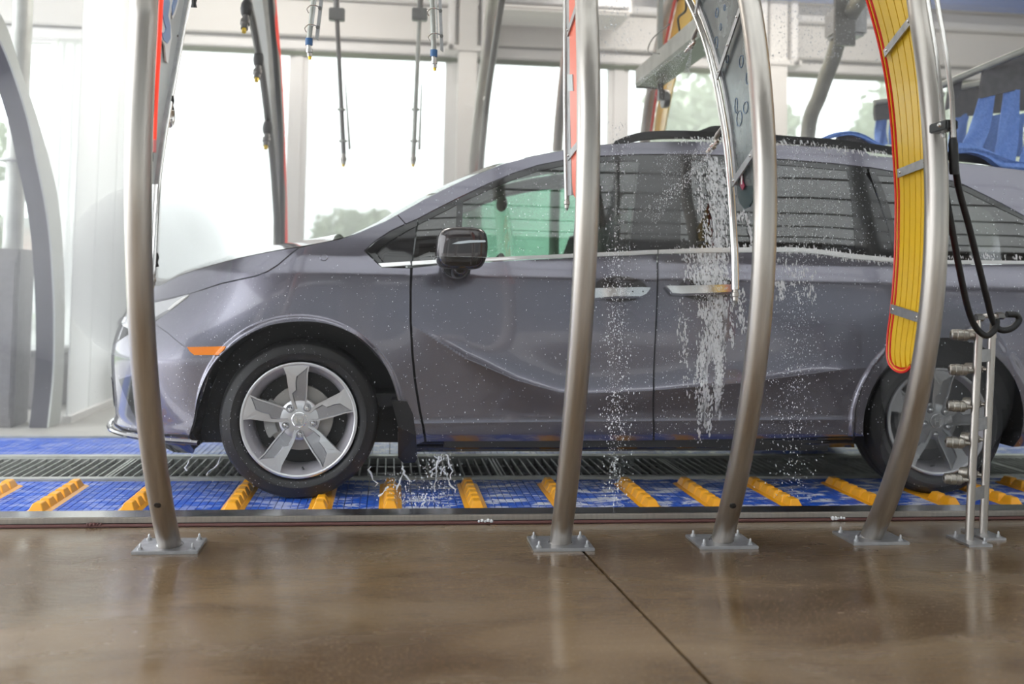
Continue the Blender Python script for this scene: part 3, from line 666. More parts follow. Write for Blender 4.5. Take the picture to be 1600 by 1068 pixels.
def trimline(name, sh, m, dx, rad):
    a = [edge(sh, i) for i in range(len(yy))]+[(1386+42*f+2*(1-abs(2*f-1))+(.5-f)*60*sh, bot(f)-42*sh) for f in (.05, .15, .28, .42, .56, .7, .85)]
    b = bmesh.new(); tube(b, crom([aX(p[0], p[1], X+dx) for p in a], 3), rad, 6); mk(name, b, M[m], r)
trimline('red_trim', .0, 'red', -.006, .0055); trimline('yellow_trim', .055, 'yellow', -.006, .0028); trimline('red_trim', .10, 'red', -.006, .002)
for a_, b_ in zip([.125]+fr[1:-1], fr[1:]):
    g = .010
    ea = (endp(a_+g)[0]+2, min(endp(a_+g)[1]-7, 575)); eb = (endp(b_-g)[0], endp(b_-g)[1]-7)
    band('panel_slat', a_+g, b_-g, 'yellow', -.002, .010, ea, eb)
flatbar(r, (1424, 28), (1381, 84), X+.014, .034); flatbar(r, (1450, 252), (1402, 271), X+.014, .034); flatbar(r, (1391, 482), (1437, 497), X+.014, .036)
ribbon(r, 'panel_spine', [edge(1.0, i) for i in range(13)], [(edge(1, i)[0]+5, yy[i]) for i in range(13)], X-.0, .012, 'steel_dark')
# far leg: yellow panel
ribbon(r, 'yellow_panel', [(1066, -30), (1050, 40), (1038, 100), (1028, 160), (1020, 215)], [(1098, -30), (1077, 40), (1060, 100), (1046, 160), (1036, 215)], X-.03, .01, 'yellow')
b = bmesh.new(); tube(b, parallel(X, [(1062, -30), (1046, 40), (1034, 100), (1024, 160), (1016, 215)]), .012, 6); mk('light_strip', b, M['red'], r)
# rods and hoses beside arch 4
hz = empty('hose_set', aX(1475, 195, 2.03), 'pair of bright feed rods ending in a black clamp with two black rubber hoses', 'hoses')
for dx, pxs in ((.040, [(1438, -60), (1449, 0), (1462, 80), (1470, 150), (1473, 215)]), (.048, [(1452, -60), (1464, 0), (1478, 80), (1487, 150), (1490, 215)])):
    b = bmesh.new(); tube(b, [aX(a, q, ARX[4]+dx) for a, q in pxs], .0085, 10); mk('feed_rod', b, M['steel_bright'], hz)
p = aX(1473, 198, ARX[4]+.045); cl = mk('clamp', box(p.x-.022, p.x+.024, p.y-.06, p.y+.055, p.z-.018, p.z+.016, bev=.004), M['black_plastic'], hz)
b = bmesh.new(); lathe(b, [(0, .008), (.006, .007), (.009, .001), (.009, 0), (0, 0)], (p.x-.022, p.y-.02, p.z+.002), (-1, 0, 0), 12); mk('bolt', b, M['steel_bright'], cl)
HB = [((1471, 212), [(1472, 240), (1476, 290), (1486, 350), (1499, 420), (1512, 480), (1524, 510), (1540, 524), (1553, 516), (1557, 504), (1556, 497)]),
      ((1489, 212), [(1491, 240), (1497, 290), (1513, 350), (1528, 410), (1543, 470), (1551, 500), (1563, 515), (1580, 513), (1592, 501), (1588, 492), (1573, 491)])]
YH = 3.50
for (t, pts) in HB:
    n = len(pts); P = [onY(t[0], t[1]-8, YH+.0)]+[onY(a, q, YH+(.30*min(1, (i+1)/6.))) for i, (a, q) in enumerate(pts)]
    b = bmesh.new(); tube(b, crom(P, 6), .0125, 12); h = mk('rubber_hose', b, M['black_rubber'], hz)
    b = bmesh.new(); a0 = onY(t[0], t[1]+4, YH); a1 = onY(t[0]+2, t[1]+60, YH+.02)
    tube(b, [a0+(a1-a0)*k/6. for k in range(7)], .017, 12, taper=[.013, .017, .0165, .018, .0165, .018, .016]); mk('crimp_sleeve', b, M['black_plastic'], h)
# ------------------------------------------------------------------ nozzle stand at the right
st = empty('nozzle_stand', (onZ(1515, 843, 0).x, 3.99, 0), 'twin stainless uprights with five barrel nozzles each, right of the yellow arch', 'nozzle stand')
tops = {}
for nm, (bx, by), (tx, ty), yy0 in (('a', (1514, 846), (1529, 520), 3.97), ('b', (1536, 836), (1550, 520), 4.10)):
    P0 = onZ(bx, by, 0); P1 = onY(tx, ty, P0.y+.0)
    b = bmesh.new(); tube(b, [P0, P0+(P1-P0)*.5, P1], .0165, 16); mk('upright', b, M['steel'], st); tops[nm] = (P0, P1)
    b = bmesh.new(); lathe(b, [(0, .02), (.010, .02), (.012, 0), (.018, -.002), (.018, -.02), (0, -.02)], P1, (0, 0, 1), 12); mk('cap', b, M['steel'], st)
    c = P0
    b = bmesh.new(); prism(b, [c+Vector((-.05, -.085, 0)), c+Vector((.05, -.085, 0)), c+Vector((.05, .085, 0)), c+Vector((-.05, .085, 0))], (0, 0, .009)); mk('base_plate', b, M['steel_plate'], st)
    anchor(st, c.x-.028, c.y+.05, .009); anchor(st, c.x+.03, c.y-.062, .009)
A0, A1 = tops['a']; B0, B1 = tops['b']
for ypx in (556, 665, 775):
    t = (846-ypx)/(846-520.); a = A0+(A1-A0)*t; c = B0+(B1-B0)*t
    b = bmesh.new(); prism(b, [a+Vector((0, 0, -.026)), c+Vector((0, 0, -.026)), c+Vector((0, 0, .026)), a+Vector((0, 0, .026))], (.0, -.004, 0)); mk('tie_plate', b, M['steel_plate'], st)
for upr, (q0, q1), ys in (('a', (A0, A1), (523, 580, 637, 694, 751)), ('b', (B0, B1), (523, 580, 637, 694, 751))):
    for ypx in ys:
        t = (846-ypx)/(846-520.); a = q0+(q1-q0)*min(t, .985); d = Vector((-.96, .22, .04)).normalized() if upr == 'a' else Vector((-.55, .8, .02)).normalized()
        b = bmesh.new(); lathe(b, [(0, .012), (.008, .012), (.008, .030), (.013, .031), (.015, .038), (.0215, .043), (.0235, .050), (.0235, .060), (.0215, .062), (.0215, .066), (.0242, .068), (.0242, .086), (.0220, .088), (.0225, .096), (.0205, .106), (.015, .110), (.006, .110), (.006, .104), (0, .104)], a, d, 18)
        mk('barrel_nozzle', b, M['steel_barrel'], st)
b = bmesh.new(); P = [onY(a, q, 4.0) for a, q in ((1528, 496), (1540, 493), (1556, 494), (1572, 492))]; tube(b, P, .010, 10); mk('cross_pipe', b, M['steel'], st)
for (a, q) in ((1530, 496), (1562, 493)):
    b = bmesh.new(); pp = onY(a, q, 4.0); lathe(b, [(0, -.016), (.016, -.016), (.016, .016), (0, .016)], pp, (1, .05, 0), 6); mk('pipe_fitting', b, M['steel_dark'], st)
b = bmesh.new(); tube(b, [onY(1529, 497, 4.0), A1], .009, 10); tube(b, [onY(1550, 494, 4.0), B1], .009, 10); mk('neck', b, M['steel'], st)
# ------------------------------------------------------------------ overhead wands
def wand(px, top, bot_, Y, sty, label):
    a = onY(*top, Y); c = onY(*bot_, Y)
    r = empty('spray_wand', a+Vector((0, 0, 0)), label, 'spray wand')
    topw = a+(a-c).normalized()*max(0.1, (3.9-a.z))
    if sty == 'light':
        b = bmesh.new(); tube(b, [topw, a, c], .011, 12); mk('wand_pipe', b, M['galvanised'], r)
        off = Vector((.028, 0, .0)); b = bmesh.new(); prism(b, [topw+off, c+off+Vector((0, 0, .0)), c+off+Vector((.013, 0, -.01)), topw+off+Vector((.013, 0, 0))], (0, -.03, 0)); mk('guide_bar', b, M['steel_plate'], r)
        b = bmesh.new(); tube(b, [topw+Vector((.012, -.012, 0)), c+Vector((.014, -.012, .05))], .004, 8); mk('air_line', b, M['clear_sheet'], r)
        for t in (.25, .75):
            q = a+(c-a)*t; b = bmesh.new(); tube(b, crom([q+Vector((.03, -.015, .01)), q+Vector((0, -.03, .012)), q+Vector((-.022, -.012, 0)), q+Vector((-.016, 0, -.016))], 4), .0028, 6); mk('wire_clip', b, M['steel_bright'], r)
            b = bmesh.new(); lathe(b, [(0, 0), (.008, 0), (.008, .005), (0, .006)], q+Vector((.034, -.03, 0)), (0, -1, 0), 10); mk('bolt', b, M['steel_dark'], r)
        b = bmesh.new(); lathe(b, [(0, 0), (.016, 0), (.016, .03), (0, .03)], c, (0, 0, -1), 14); mk('swivel_cap', b, M['blue_cap'], r)
        nozzle(r, c+Vector((0, 0, -.03)), (.1, 0, -1), .9, 'steel_bright', 'brass')
    else:
        mid = a+(c-a)*(.12); b = bmesh.new(); tube(b, [topw, a, mid], .019, 10); mk('hanger_pipe', b, M['steel_dark'], r)
        b = bmesh.new(); tube(b, [mid, c], .014, 10); mk('wand_pipe', b, M['steel_dark' if 'left' in label else 'galvanised'], r)
        mk('clamp', box(mid.x-.05, mid.x+.05, mid.y-.03, mid.y+.03, mid.z-.035, mid.z+.045, bev=.006), M['steel_dark'], r)
        for t in (.72, .92):
            q = a+(c-a)*t; b = bmesh.new(); lathe(b, [(.014, -.006), (.026, -.006), (.026, .006), (.014, .006)], q, (0, 0, 1), 12, closed=True); mk('ring_clip', b, M['galvanised'], r)
        b = bmesh.new(); q0 = a+(c-a)*.55+Vector((.03, 0, 0)); q1 = c+Vector((.03, 0, .03)); prism(b, [q0, q1, q1+Vector((.014, 0, 0)), q0+Vector((.006, 0, 0))], (0, .02, 0)); mk('spring_strip', b, M['galvanised'], r)
        nozzle(r, c, (0, 0, -1), 1.2, 'steel', 'brass')
wand(0, (490, 0), (483, 60), 4.5, 'light', 'pale steel wand with blue cap and brass tip, nearer the lettered arch')
wand(0, (675, 0), (678, 78), 4.5, 'light', 'pale steel wand with blue cap and brass tip, nearer the middle column')
wand(0, (525, -5), (537, 240), 6.6, 'dark', 'long dark hanging spray wand, left of the two before the back window')
wand(0, (657, -5), (646, 240), 6.6, 'dark', 'long hanging spray wand with grey lower end, nearer the middle column')
hr = empty('overhead_rail', (0, 5.6, 3.9), 'overhead steel rail carrying the hanging spray wands', 'rail')
for y in (4.5, 6.6): mk('rail_tube', box(-2.5, 1.9, y-.05, y+.05, 3.9, 4.0, bev=.01), M['galvanised'], hr)
for x in (-2.3, .5, 1.8): mk('cross_bar', box(x-.04, x+.04, 4.45, 6.65, 4.0, 4.3), M['galvanised'], hr)
# slanted trough running along the depth of the tunnel
TX = 1.60; q = onX(996, 123, TX); y1_ = q.y; z0_ = q.z; TW, TH_ = .16, .055
tr = empty('dryer_trough', (TX, y1_, z0_), 'grey green steel trough slanting into the depth above the van roof', 'trough')
y0_ = 4.85
b = bmesh.new(); prism(b, [(TX, y1_, z0_-TH_), (TX+TW, y1_, z0_-TH_), (TX+TW, y1_, z0_+TH_), (TX, y1_, z0_+TH_)], (0, y0_-y1_, 0)); mk('trough_body', b, mat('trough_green', (.30, .34, .27), .4, .3), tr, False)
b = bmesh.new(); prism(b, [(TX-.012, y1_+.01, z0_-TH_+.02), (TX, y1_+.01, z0_-TH_+.005), (TX, y1_+.01, z0_+TH_+.008), (TX-.012, y1_+.01, z0_+TH_+.008)], (0, y0_-y1_-.02, 0)); mk('side_flange', b, M['galvanised'], tr, False)
mk('end_cap', box(TX-.008, TX+TW+.008, y1_, y1_+.012, z0_-TH_-.008, z0_+TH_+.008), M['steel_dark'], tr)
b = bmesh.new(); lathe(b, [(0, 0), (.055, 0), (.062, .015), (.062, .04), (0, .04)], (TX+TW+.02, y1_-.12, z0_-.15), (-1, 0, 0), 20); mk('pulley', b, M['steel_dark'], tr)
mk('hanger_bar', box(TX+TW-.05, TX+TW-.02, y1_-.14, y1_-.10, z0_-.16, z0_-TH_), M['steel_dark'], tr)
for y in (5.1, y1_-.3): mk('hanger_bar', box(TX+.06, TX+.09, y, y+.04, z0_+TH_, 4.3), M['galvanised'], tr)
b = bmesh.new(); tube(b, crom([onX(1062, 50, TX+.1), onX(1060, 28, TX+.1), onX(1072, 14, TX+.1), onX(1068, -20, TX+.1)], 5), .007, 8); mk('cable', b, M['black_rubber'], tr)
b = bmesh.new(); tube(b, crom([onX(1046, 38, TX-.1), onX(1020, 60, TX-.1), onX(1013, 80, TX-.1), onX(1030, 84, TX-.1)], 5), .004, 6); mk('cable', b, M['steel_dark'], tr)
# fifth arch: only its far leg is in view
X5 = 3.05
F5 = [(1262, 212), (1280, 150), (1300, 95), (1330, 20)]
P = [onX(a, q, X5) for a, q in F5]; f = P[-1]
path = [Vector((X5, 4.0, 0)), Vector((X5, 3.6, 1.2)), Vector((X5, 3.85, 2.3)), Vector((X5, 4.7, 3.1)), Vector((X5, f.y-1.0, f.z+.28))]+list(reversed(P))+[Vector((X5, P[0].y+.05, 1.2)), Vector((X5, P[0].y-.1, .5)), Vector((X5, P[0].y-.4, 0))]
r = empty('spray_arch', (X5, 4, 0), 'speckled wet arch leg behind the van roof, left of the yellow slatted arch', 'arch')
b = bmesh.new(); tube(b, crom(path, 7), .055, 20); mk('arch_pipe', b, M['galvanised'], r); base_plate(r, X5, 4.0)
pt = onX(1318, 38, X5); b = box(pt.x-.10, pt.x+.12, pt.y-.12, pt.y+.10, pt.z-.10, pt.z+.10, bev=.02); mk('joint_box', b, M['steel_plate'], r)
mk('joint_bracket', box(pt.x-.12, pt.x+.02, pt.y-.14, pt.y-.11, pt.z-.18, pt.z+.3), M['steel_dark'], r)

# ------------------------------------------------------------------ THE VAN
CY0 = 4.80; CYC = 5.80                      # near side plane, centre plane
HF = Vector((-.405, 4.86, .366)); HR = Vector((2.735, 4.88, .366))
WR = .366
_A, _N, _XC = 1.02, 2.5, -.42
_t = np.linspace(0, math.pi/2, 400)
_px = _XC-_A*np.sin(_t)**(2/_N); _py = 1-np.cos(_t)**(2/_N)
_s = np.concatenate([[0], np.cumsum(np.hypot(np.diff(_px), np.diff(_py)))])
UMIN = _XC-_s[-1]
def plan(u):
    if u >= _XC: return u, .0, 0., -1.
    s = min(_XC-u, _s[-1]); x = float(np.interp(s, _s, _px)); y = float(np.interp(s, _s, _py))
    e = .01; x2 = float(np.interp(min(s+e, _s[-1]), _s, _px)); y2 = float(np.interp(min(s+e, _s[-1]), _s, _py))
    x1 = float(np.interp(max(s-e, 0), _s, _px)); y1 = float(np.interp(max(s-e, 0), _s, _py))
    dx, dy = x2-x1, y2-y1; l = math.hypot(dx, dy) or 1
    # outward normal: tangent (dx,dy) runs forward/inward; outward is (-|dy|, -|dx|)
    return x, y, -abs(dy)/l, -abs(dx)/l
def sm(a, b, x):
    t = max(0, min(1, (x-a)/(b-a))); return t*t*(3-2*t)
_cr = sorted([(-.0, .855), (.13, .80), (.36, .66), (.60, .56), (.80, .505), (.95, .50), (1.25, .515), (1.72, .56), (2.2, .625), (2.6, .66)])
def crease_z(u): return float(np.interp(u, [a for a, _ in _cr], [b for _, b in _cr]))
def inset(u, z):
    v = 0.
    if z < .72: v += .045*((.72-z)/.45)**2
    else: v += .050*((z-.72)/.41)**2
    if z > 1.13:
        d = z-1.13; v = .050+.24*d+.28*d*d
    if z < .30: v += .5*(.30-z)
    if z > 1.045 and z < 1.2: v += .03*(z-1.045)*sm(1.2, 1.12, z)*0+0
    v += .26*max(0, min(z, 1.13)-1.045)
    # bolt-shaped crease over the doors
    f = sm(-.05, .45, u)*(1-sm(2.0, 2.55, u)); d = z-crease_z(u)
    if d > 0: v += f*.036*(1-math.exp(-d/.085))*math.exp(-d/.5)
    else: v += f*.026*(1-math.exp(d/.10))
    # sill crease
    f2 = sm(.0, .12, u)*(1-sm(2.2, 2.35, u)); d = z-(.352+.012*u)
    if d > 0: v += f2*.010*(1-math.exp(-d/.022))*math.exp(-d/.2)
    else: v += f2*.04*(-d)
    # wheel arch flares
    for h, ro in ((HF, .475), (HR, .475)):
        r = math.hypot(u-h.x, z-.37)
        if r < ro+.06 and z > .2: v -= .014*(1-sm(ro-.01, ro+.012, r))
    if u < -.3:
        k = sm(-.3, -1.5, u)
        if z > .60: v += k*(.55*(z-.60)**1.6)
        if z < .36: v -= k*.03*math.exp(-((z-.27)/.03)**2)
        if z < .24: v += k*1.4*(.24-z)
    if u > 3.2: v += .30*((u-3.2)/.75)**2.6
    return v
def SS(u, z, off=0.):
    x, y, nx, ny = plan(u); g = inset(u, z)-off
    return Vector((x-nx*g, CY0+y-ny*g, z))
def SN(u, z):
    e = .0025; a = (SS(u+e, z)-SS(u-e, z)); b = (SS(u, z+e)-SS(u, z-e)); n = a.cross(b)
    if n.length < 1e-9: return Vector((0, -1, 0))
    n.normalize()
    if n.y > .2: n = -n
    return n
def uz(px, py):
    p = onY(px, py, CY0+.06); u, z = p.x, p.z
    if u < -.9: u = -1.1
    for _ in range(25):
        a = project(SS(u, z)); ex, ey = px-a[0], py-a[1]
        if abs(ex)+abs(ey) < .02: break
        e = .003; b = project(SS(u+e, z)); c = project(SS(u, z+e))
        j11, j12, j21, j22 = (b[0]-a[0])/e, (c[0]-a[0])/e, (b[1]-a[1])/e, (c[1]-a[1])/e
        D = j11*j22-j12*j21
        if abs(D) < 1: break
        du = (ex*j22-ey*j12)/D; dz = (j11*ey-j21*ex)/D
        u += max(-.15, min(.15, du)); z += max(-.15, min(.15, dz)); u = max(u, UMIN+.02); z = max(.1, min(1.95, z))
    return u, z
def UZ(pts): return [uz(*p) if p[0] != 'uz' else (p[1], p[2]) for p in pts]
def shrink(P, d):
    n = len(P); A = sum(P[i][0]*P[(i+1) % n][1]-P[(i+1) % n][0]*P[i][1] for i in range(n)); s = 1 if A > 0 else -1; out = []
    for i in range(n):
        p0, p1, p2 = P[i-1], P[i], P[(i+1) % n]
        e1 = (p1[0]-p0[0], p1[1]-p0[1]); e2 = (p2[0]-p1[0], p2[1]-p1[1]); l1 = math.hypot(*e1) or 1; l2 = math.hypot(*e2) or 1
        n1 = (-e1[1]/l1*s, e1[0]/l1*s); n2 = (-e2[1]/l2*s, e2[0]/l2*s); m = (n1[0]+n2[0], n1[1]+n2[1]); k = math.hypot(*m)
        if k < .3: m = n1; k = 1; q = 1
        else: q = min(2., 1/max(.35, (m[0]*n1[0]+m[1]*n1[1])/k))
        out.append((p1[0]+m[0]/k*d*q, p1[1]+m[1]/k*d*q))
    return out
def dens(P, step, closed=True):
    out = []
    for i in range(len(P)):
        a = P[i]; b = P[(i+1) % len(P)]
        n = max(1, int(math.hypot(b[0]-a[0], b[1]-a[1])/step))
        for k in range(n): out.append((a[0]+(b[0]-a[0])*k/n, a[1]+(b[1]-a[1])*k/n))
    return out
VAN = None; MIRROR = {}
def skin(name, P, m, off=0., step=.035, gap=.0022, flange=.022, parent=None, far=True, lab=None, shade=True, farname=None):
    """a body panel: polygon P in side coordinates (u, z) laid on the body surface, with turned-in edges; mirrored for the far side"""
    parent = parent or VAN
    if gap: P = shrink(P, gap)
    P = dens(P, step*.7)
    us = [p[0] for p in P]; zs = [p[1] for p in P]
    pts = [Vector(p) for p in P]; n = len(pts)
    def inside(x, y):
        c = False; j = n-1
        for i in range(n):
            xi, yi = pts[i]; xj, yj = pts[j]
            if (yi > y) != (yj > y) and x < (xj-xi)*(y-yi)/(yj-yi)+xi: c = not c
            j = i
        return c
    rows = int((max(zs)-min(zs))/step)+1; k = 0
    arr = np.array(P)
    for r in range(rows+1):
        z = min(zs)+(r+.5)*step*.9
        for q in range(int((max(us)-min(us))/step)+2):
            u = min(us)+(q+.5*(r % 2))*step
            if inside(u, z) and np.min((arr[:, 0]-u)**2+(arr[:, 1]-z)**2) > (step*.45)**2: pts.append(Vector((u, z)))
    if step < .034:
        feat = []
        for q in np.arange(-.1, 2.7, .014):
            zc = crease_z(q)
            for d in (-.05, -.012, -.003, .003, .012, .035, .07): feat.append((q, zc+d))
        for q in np.arange(0, 2.4, .02):
            for d in (-.012, -.003, .003, .012, .03): feat.append((q, .352+.012*q+d))
        for h in (HF, HR):
            for a in range(-10, 195, 2):
                for rr in (.462, .469, .476, .483, .490): feat.append((h.x+rr*math.cos(math.radians(a)), .37+rr*math.sin(math.radians(a))))
        feat = [f for f in feat if inside(*f) and np.min((arr[:, 0]-f[0])**2+(arr[:, 1]-f[1])**2) > .006**2]
        if feat:
            fa = np.array(feat)
            pts = pts[:n]+[p for p in pts[n:] if np.min((fa[:, 0]-p.x)**2+(fa[:, 1]-p.y)**2) > .013**2]+[Vector(f) for f in feat]
    vo, _, fo, _, _, _ = delaunay_2d_cdt(pts, [(i, (i+1) % n) for i in range(n)], [], 1, 1e-5)
    V = [SS(v[0], v[1], off) for v in vo]; N = [SN(v[0], v[1]) for v in vo]
    F = []
    for f in fo:
        a, b, c = [V[i] for i in f]; nn = (b-a).cross(c-a)
        F.append(tuple(f) if nn.dot(N[f[0]]) > 0 else tuple(reversed(f)))
    # flange
    if flange:
        cnt = {}
        for f in F:
            for i in range(3):
                e = (f[i], f[(i+1) % 3]); cnt[e] = 1
        bd = [e for e in cnt if (e[1], e[0]) not in cnt]
        mp = {}
        for e in bd:
            for i in e:
                if i not in mp: mp[i] = len(V); V.append(V[i]-N[i]*flange); N.append(N[i])
        fl_ = [(e[1], e[0], mp[e[0]], mp[e[1]]) for e in bd]
    else: fl_ = []
    def build(VV, FF, FL, NN):
        # duplicate rim vertices for the flange so the face normals stay clean
        VV = list(VV); NN = list(NN); mp2 = {}; F3 = list(FF)
        for q in FL:
            qq = []
            for i in q:
                if i not in mp2: mp2[i] = len(VV); VV.append(VV[i]); NN.append(NN[i])
                qq.append(mp2[i])
            F3.append(tuple(qq))
        return mk(name, (VV, F3), m, parent, True, label=lab, normals=[tuple(v) for v in NN] if shade else None, sharp=None)
    o = build(V, F, fl_, N)
    if far:
        V2 = [Vector((v.x, 2*CYC-v.y, v.z)) for v in V]; N2 = [Vector((v.x, -v.y, v.z)) for v in N]
        build(V2, [tuple(reversed(f)) for f in F], [tuple(reversed(f)) for f in fl_], N2)
    return o
def cross(name, E, crown, m, parent=None, n=14, push=0., side=1., yin=0.):
    """surface spanning the van between edge curve E on the near side and its mirror"""
    V = []; F = []; nE = len(E)
    for i, p in enumerate(E):
        c = crown[i] if isinstance(crown, list) else crown
        for k in range(n+1):
            t = k/n; s = 1-(2*t-1)**2; s = s**.8
            V.append((p.x-push*s, p.y+(2*(CYC-p.y))*t, p.z+c*s))
    for i in range(nE-1):
        for k in range(n):
            a = i*(n+1)+k; F.append((a, a+n+1, a+n+2, a+1))
    o = mk(name, (V, F), m, parent or VAN, True, sharp=None)
    b = bmesh.new(); b.from_mesh(o.data); bmesh.ops.recalc_face_normals(b, faces=b.faces)
    if sum(f.normal.z for f in b.faces) < 0: bmesh.ops.reverse_faces(b, faces=b.faces)
    b.to_mesh(o.data); b.free(); return o
VAN = empty('minivan', (1.2, CYC, 0), 'grey metallic minivan in profile with silver five-spoke wheels, standing on the conveyor', 'car')

# side outlines traced on the near side
CUT = [(298, 458), (318, 452), (345, 443), (372, 437), (400, 431), (418, 424), (434, 414), (447, 403), (460, 392), (468, 387)]
HOODTOP = [(461, 386), (430, 391), (385, 400), (351, 408), (306, 421), (272, 434), (250, 445)]
PIL = [(468, 386), (500, 379), (530, 373), (560, 363), (600, 346), (621, 335)]
ATOP = [(621, 335), (660, 313), (695, 295), (740, 274), (785, 256), (830, 244), (882, 234), (938, 226), (1000, 222), (1060, 221), (1120, 221), (1180, 223), (1240, 227), (1300, 230), (1350, 235)]
TRIM = [(652, 342), (680, 327), (720, 307), (760, 288), (800, 271), (840, 258), (880, 250), (933, 244), (1000, 241), (1060, 241), (1120, 242), (1176, 245), (1240, 250), (1300, 255), (1354, 261)]
def arcpts(h, r, a0, a1, n): return [('uz', h.x+r*math.cos(math.radians(a0+(a1-a0)*k/n)), .37+r*math.sin(math.radians(a0+(a1-a0)*k/n))) for k in range(n+1)]
# wheel opening of the front wheel (measured), as u,z
OPEN = [(303, 702), (302, 660), (307, 630), (315, 603), (328, 577), (345, 556), (366, 538), (392, 521), (425, 508), (468, 503), (508, 506), (545, 519), (575, 539), (598, 566), (613, 597), (622, 632), (625, 668), (626, 706)]
OZ = crom([Vector((*p, 0)) for p in UZ(OPEN)], 3); OZ = [(p.x, p.y) for p in OZ]
oz = lambda a, b: [('uz', *p) for p in OZ[a:b]]
nO = len(OZ)
imk = min(range(nO//2), key=lambda i: abs(project(SS(*OZ[i]))[1]-556))
# bumper / fender split behind the side marker
SPL = [(348, 553), (300, 549), (286, 540), (262, 520), (240, 503)]
fender = [('uz', *p) for p in OZ[imk:nO]]+[(664, 690), (661, 668), (655, 640), (648, 595), (643.5, 550), (641, 500), (641, 450), (642, 418)]+[(597, 417), (588, 409), (570, 391), (586, 377), (610, 361), (634, 349.5)]+list(reversed(PIL))+list(reversed(CUT))[1:]+[(285, 470), (262, 487), (240, 503)]+[(262, 520), (286, 540), (300, 549)]
skin('fender', UZ(fender), M['car_paint'], step=.028, gap=.0035)
# hood flank + hood top
HT = UZ(HOODTOP)
tip = (UMIN+.03, .93)
fr_edge = [(UMIN+.03, .90), (UMIN+.35, .885), (UMIN+.60, .885)]
hf = [('uz', *p) for p in UZ(list(reversed(CUT)))]+[(285, 461), (262, 466), (240, 470)]+[('uz', *p) for p in reversed(fr_edge)]+[('uz', UMIN+.03, .99), ('uz', UMIN+.35, .985), ('uz', UMIN+.60, .975)]+[('uz', *p) for p in reversed(HT)]
skin('hood', UZ(hf), M['car_paint'], step=.03, gap=.0035)
he = [SS(*p) for p in ([(UMIN+.03, .99), (UMIN+.35, .985), (UMIN+.60, .975)]+list(reversed(HT))+UZ([(500, 379), (520, 375)]))]
he = crom(he, 3); cross('hood', he, [.015+.05*min(1, i/12.) for i in range(len(he))], M['car_paint'])
# bumper (u,z)
fogx = [(186, 592), (214, 584), (228, 600), (232, 665), (213, 655), (200, 628)]
bump = [('uz', UMIN+.02, .23), ('uz', UMIN+.02, .62), ('uz', UMIN+.4, .66), ('uz', UMIN+.60, .70)]+[(240, 503)]+[(262, 520), (286, 540), (300, 549)]+[('uz', *p) for p in reversed(OZ[0:imk+1])]+[(303, 708), (270, 706), (240, 700)]+[('uz', UMIN+.60, .22), ('uz', UMIN+.3, .22)]
skin('bumper', UZ(bump), M['car_paint'], step=.028)
skin('grille', [(UMIN+.02, .625), (UMIN+.40, .665), (UMIN+.60, .705), (UMIN+.62, .87), (UMIN+.35, .88), (UMIN+.02, .88)], M['gloss_black'], step=.04, gap=.004)
skin('grille_bar', [(UMIN+.02, .74), (UMIN+.60, .79), (UMIN+.60, .82), (UMIN+.02, .79)], M['chrome'], off=.012, step=.04)
skin('air_intake', [(UMIN+.02, .36), (UMIN+.45, .36), (UMIN+.5, .50), (UMIN+.02, .52)], M['gloss_black'], off=.003, step=.04, flange=.001)
skin('fog_lamp_recess', UZ(fogx), M['gloss_black'], off=.003, step=.03, flange=.001)
lip = [SS(u, .262, .03) for u in np.linspace(UMIN+.02, -.86, 22)]
b = bmesh.new(); tube(b, lip, .013, 8); tube(b, [Vector((p.x, 2*CYC-p.y, p.z)) for p in lip], .013, 8); mk('chin_lip', b, M['car_dark'], VAN)
# headlight
hl = [(297, 459), (283, 469), (264, 483), (241, 497), ('uz', UMIN+.75, .755), ('uz', UMIN+.55, .775), ('uz', UMIN+.55, .865), ('uz', UMIN+.75, .870), (243, 472), (270, 466)]
skin('headlight', UZ(hl), M['headlight'], off=.003, step=.03)
skin('light_guide', UZ([(297, 460), (285, 470), (267, 484), (262, 484), (272, 474), (286, 464)]), M['headlight_white'], off=.007, step=.03, flange=.003)
skin('side_marker', UZ([(292, 541), (354, 540), (350, 547), (340, 555), (304, 555), (297, 549)]), M['amber'], off=.006, step=.03, flange=.006)
# front door, sliding door, quarter panel
DLB = lambda pts: pts
fd = [(644.5, 418), (680, 414), (760, 409), (830, 404.5), (896, 402.5), (960, 399.5), (1027, 397), (1027, 440), (1025, 500), (1022, 560), (1020, 620), (1020, 688), (950, 688.5), (880, 689), (770, 689.5), (666, 690), (663, 668), (657, 640), (650, 595), (645.5, 550), (643, 500), (643, 450)]
skin('front_door', UZ(fd), M['car_paint'], step=.028)
RO = [(1372, 558), (1385, 548), (1400, 543)]
sd = [(1029, 397), (1100, 395), (1176, 394), (1240, 393.5), (1285, 397.5), (1330, 404.5), (1397, 409.5), (1399, 440), (1398, 480), (1393, 520), (1383, 548), (1362, 575), (1347, 605), (1337, 640), (1333, 682), (1250, 684), (1100, 687), (1022, 688), (1022, 620), (1024, 560), (1027, 500), (1029, 440)]
skin('sliding_door', UZ(sd), M['car_paint'], step=.028)
ro = [(HR.x+.415*math.cos(math.radians(a)), .37+.415*math.sin(math.radians(a))) for a in range(-18, 200, 8)]
qp = UZ([(1399, 409.5), (1440, 412), (1481, 412.5), (1600, 412.5)])+[(3.5, 1.10), (3.9, 1.10), (3.95, .30), (3.5, .26), (HR.x+.40, .24)]+ro[:-1]+UZ([(1335, 682), (1339, 640), (1349, 606), (1364, 577), (1385, 550), (1395, 520), (1400, 480), (1401, 440)])
skin('quarter_panel', qp, M['car_paint'], step=.035)
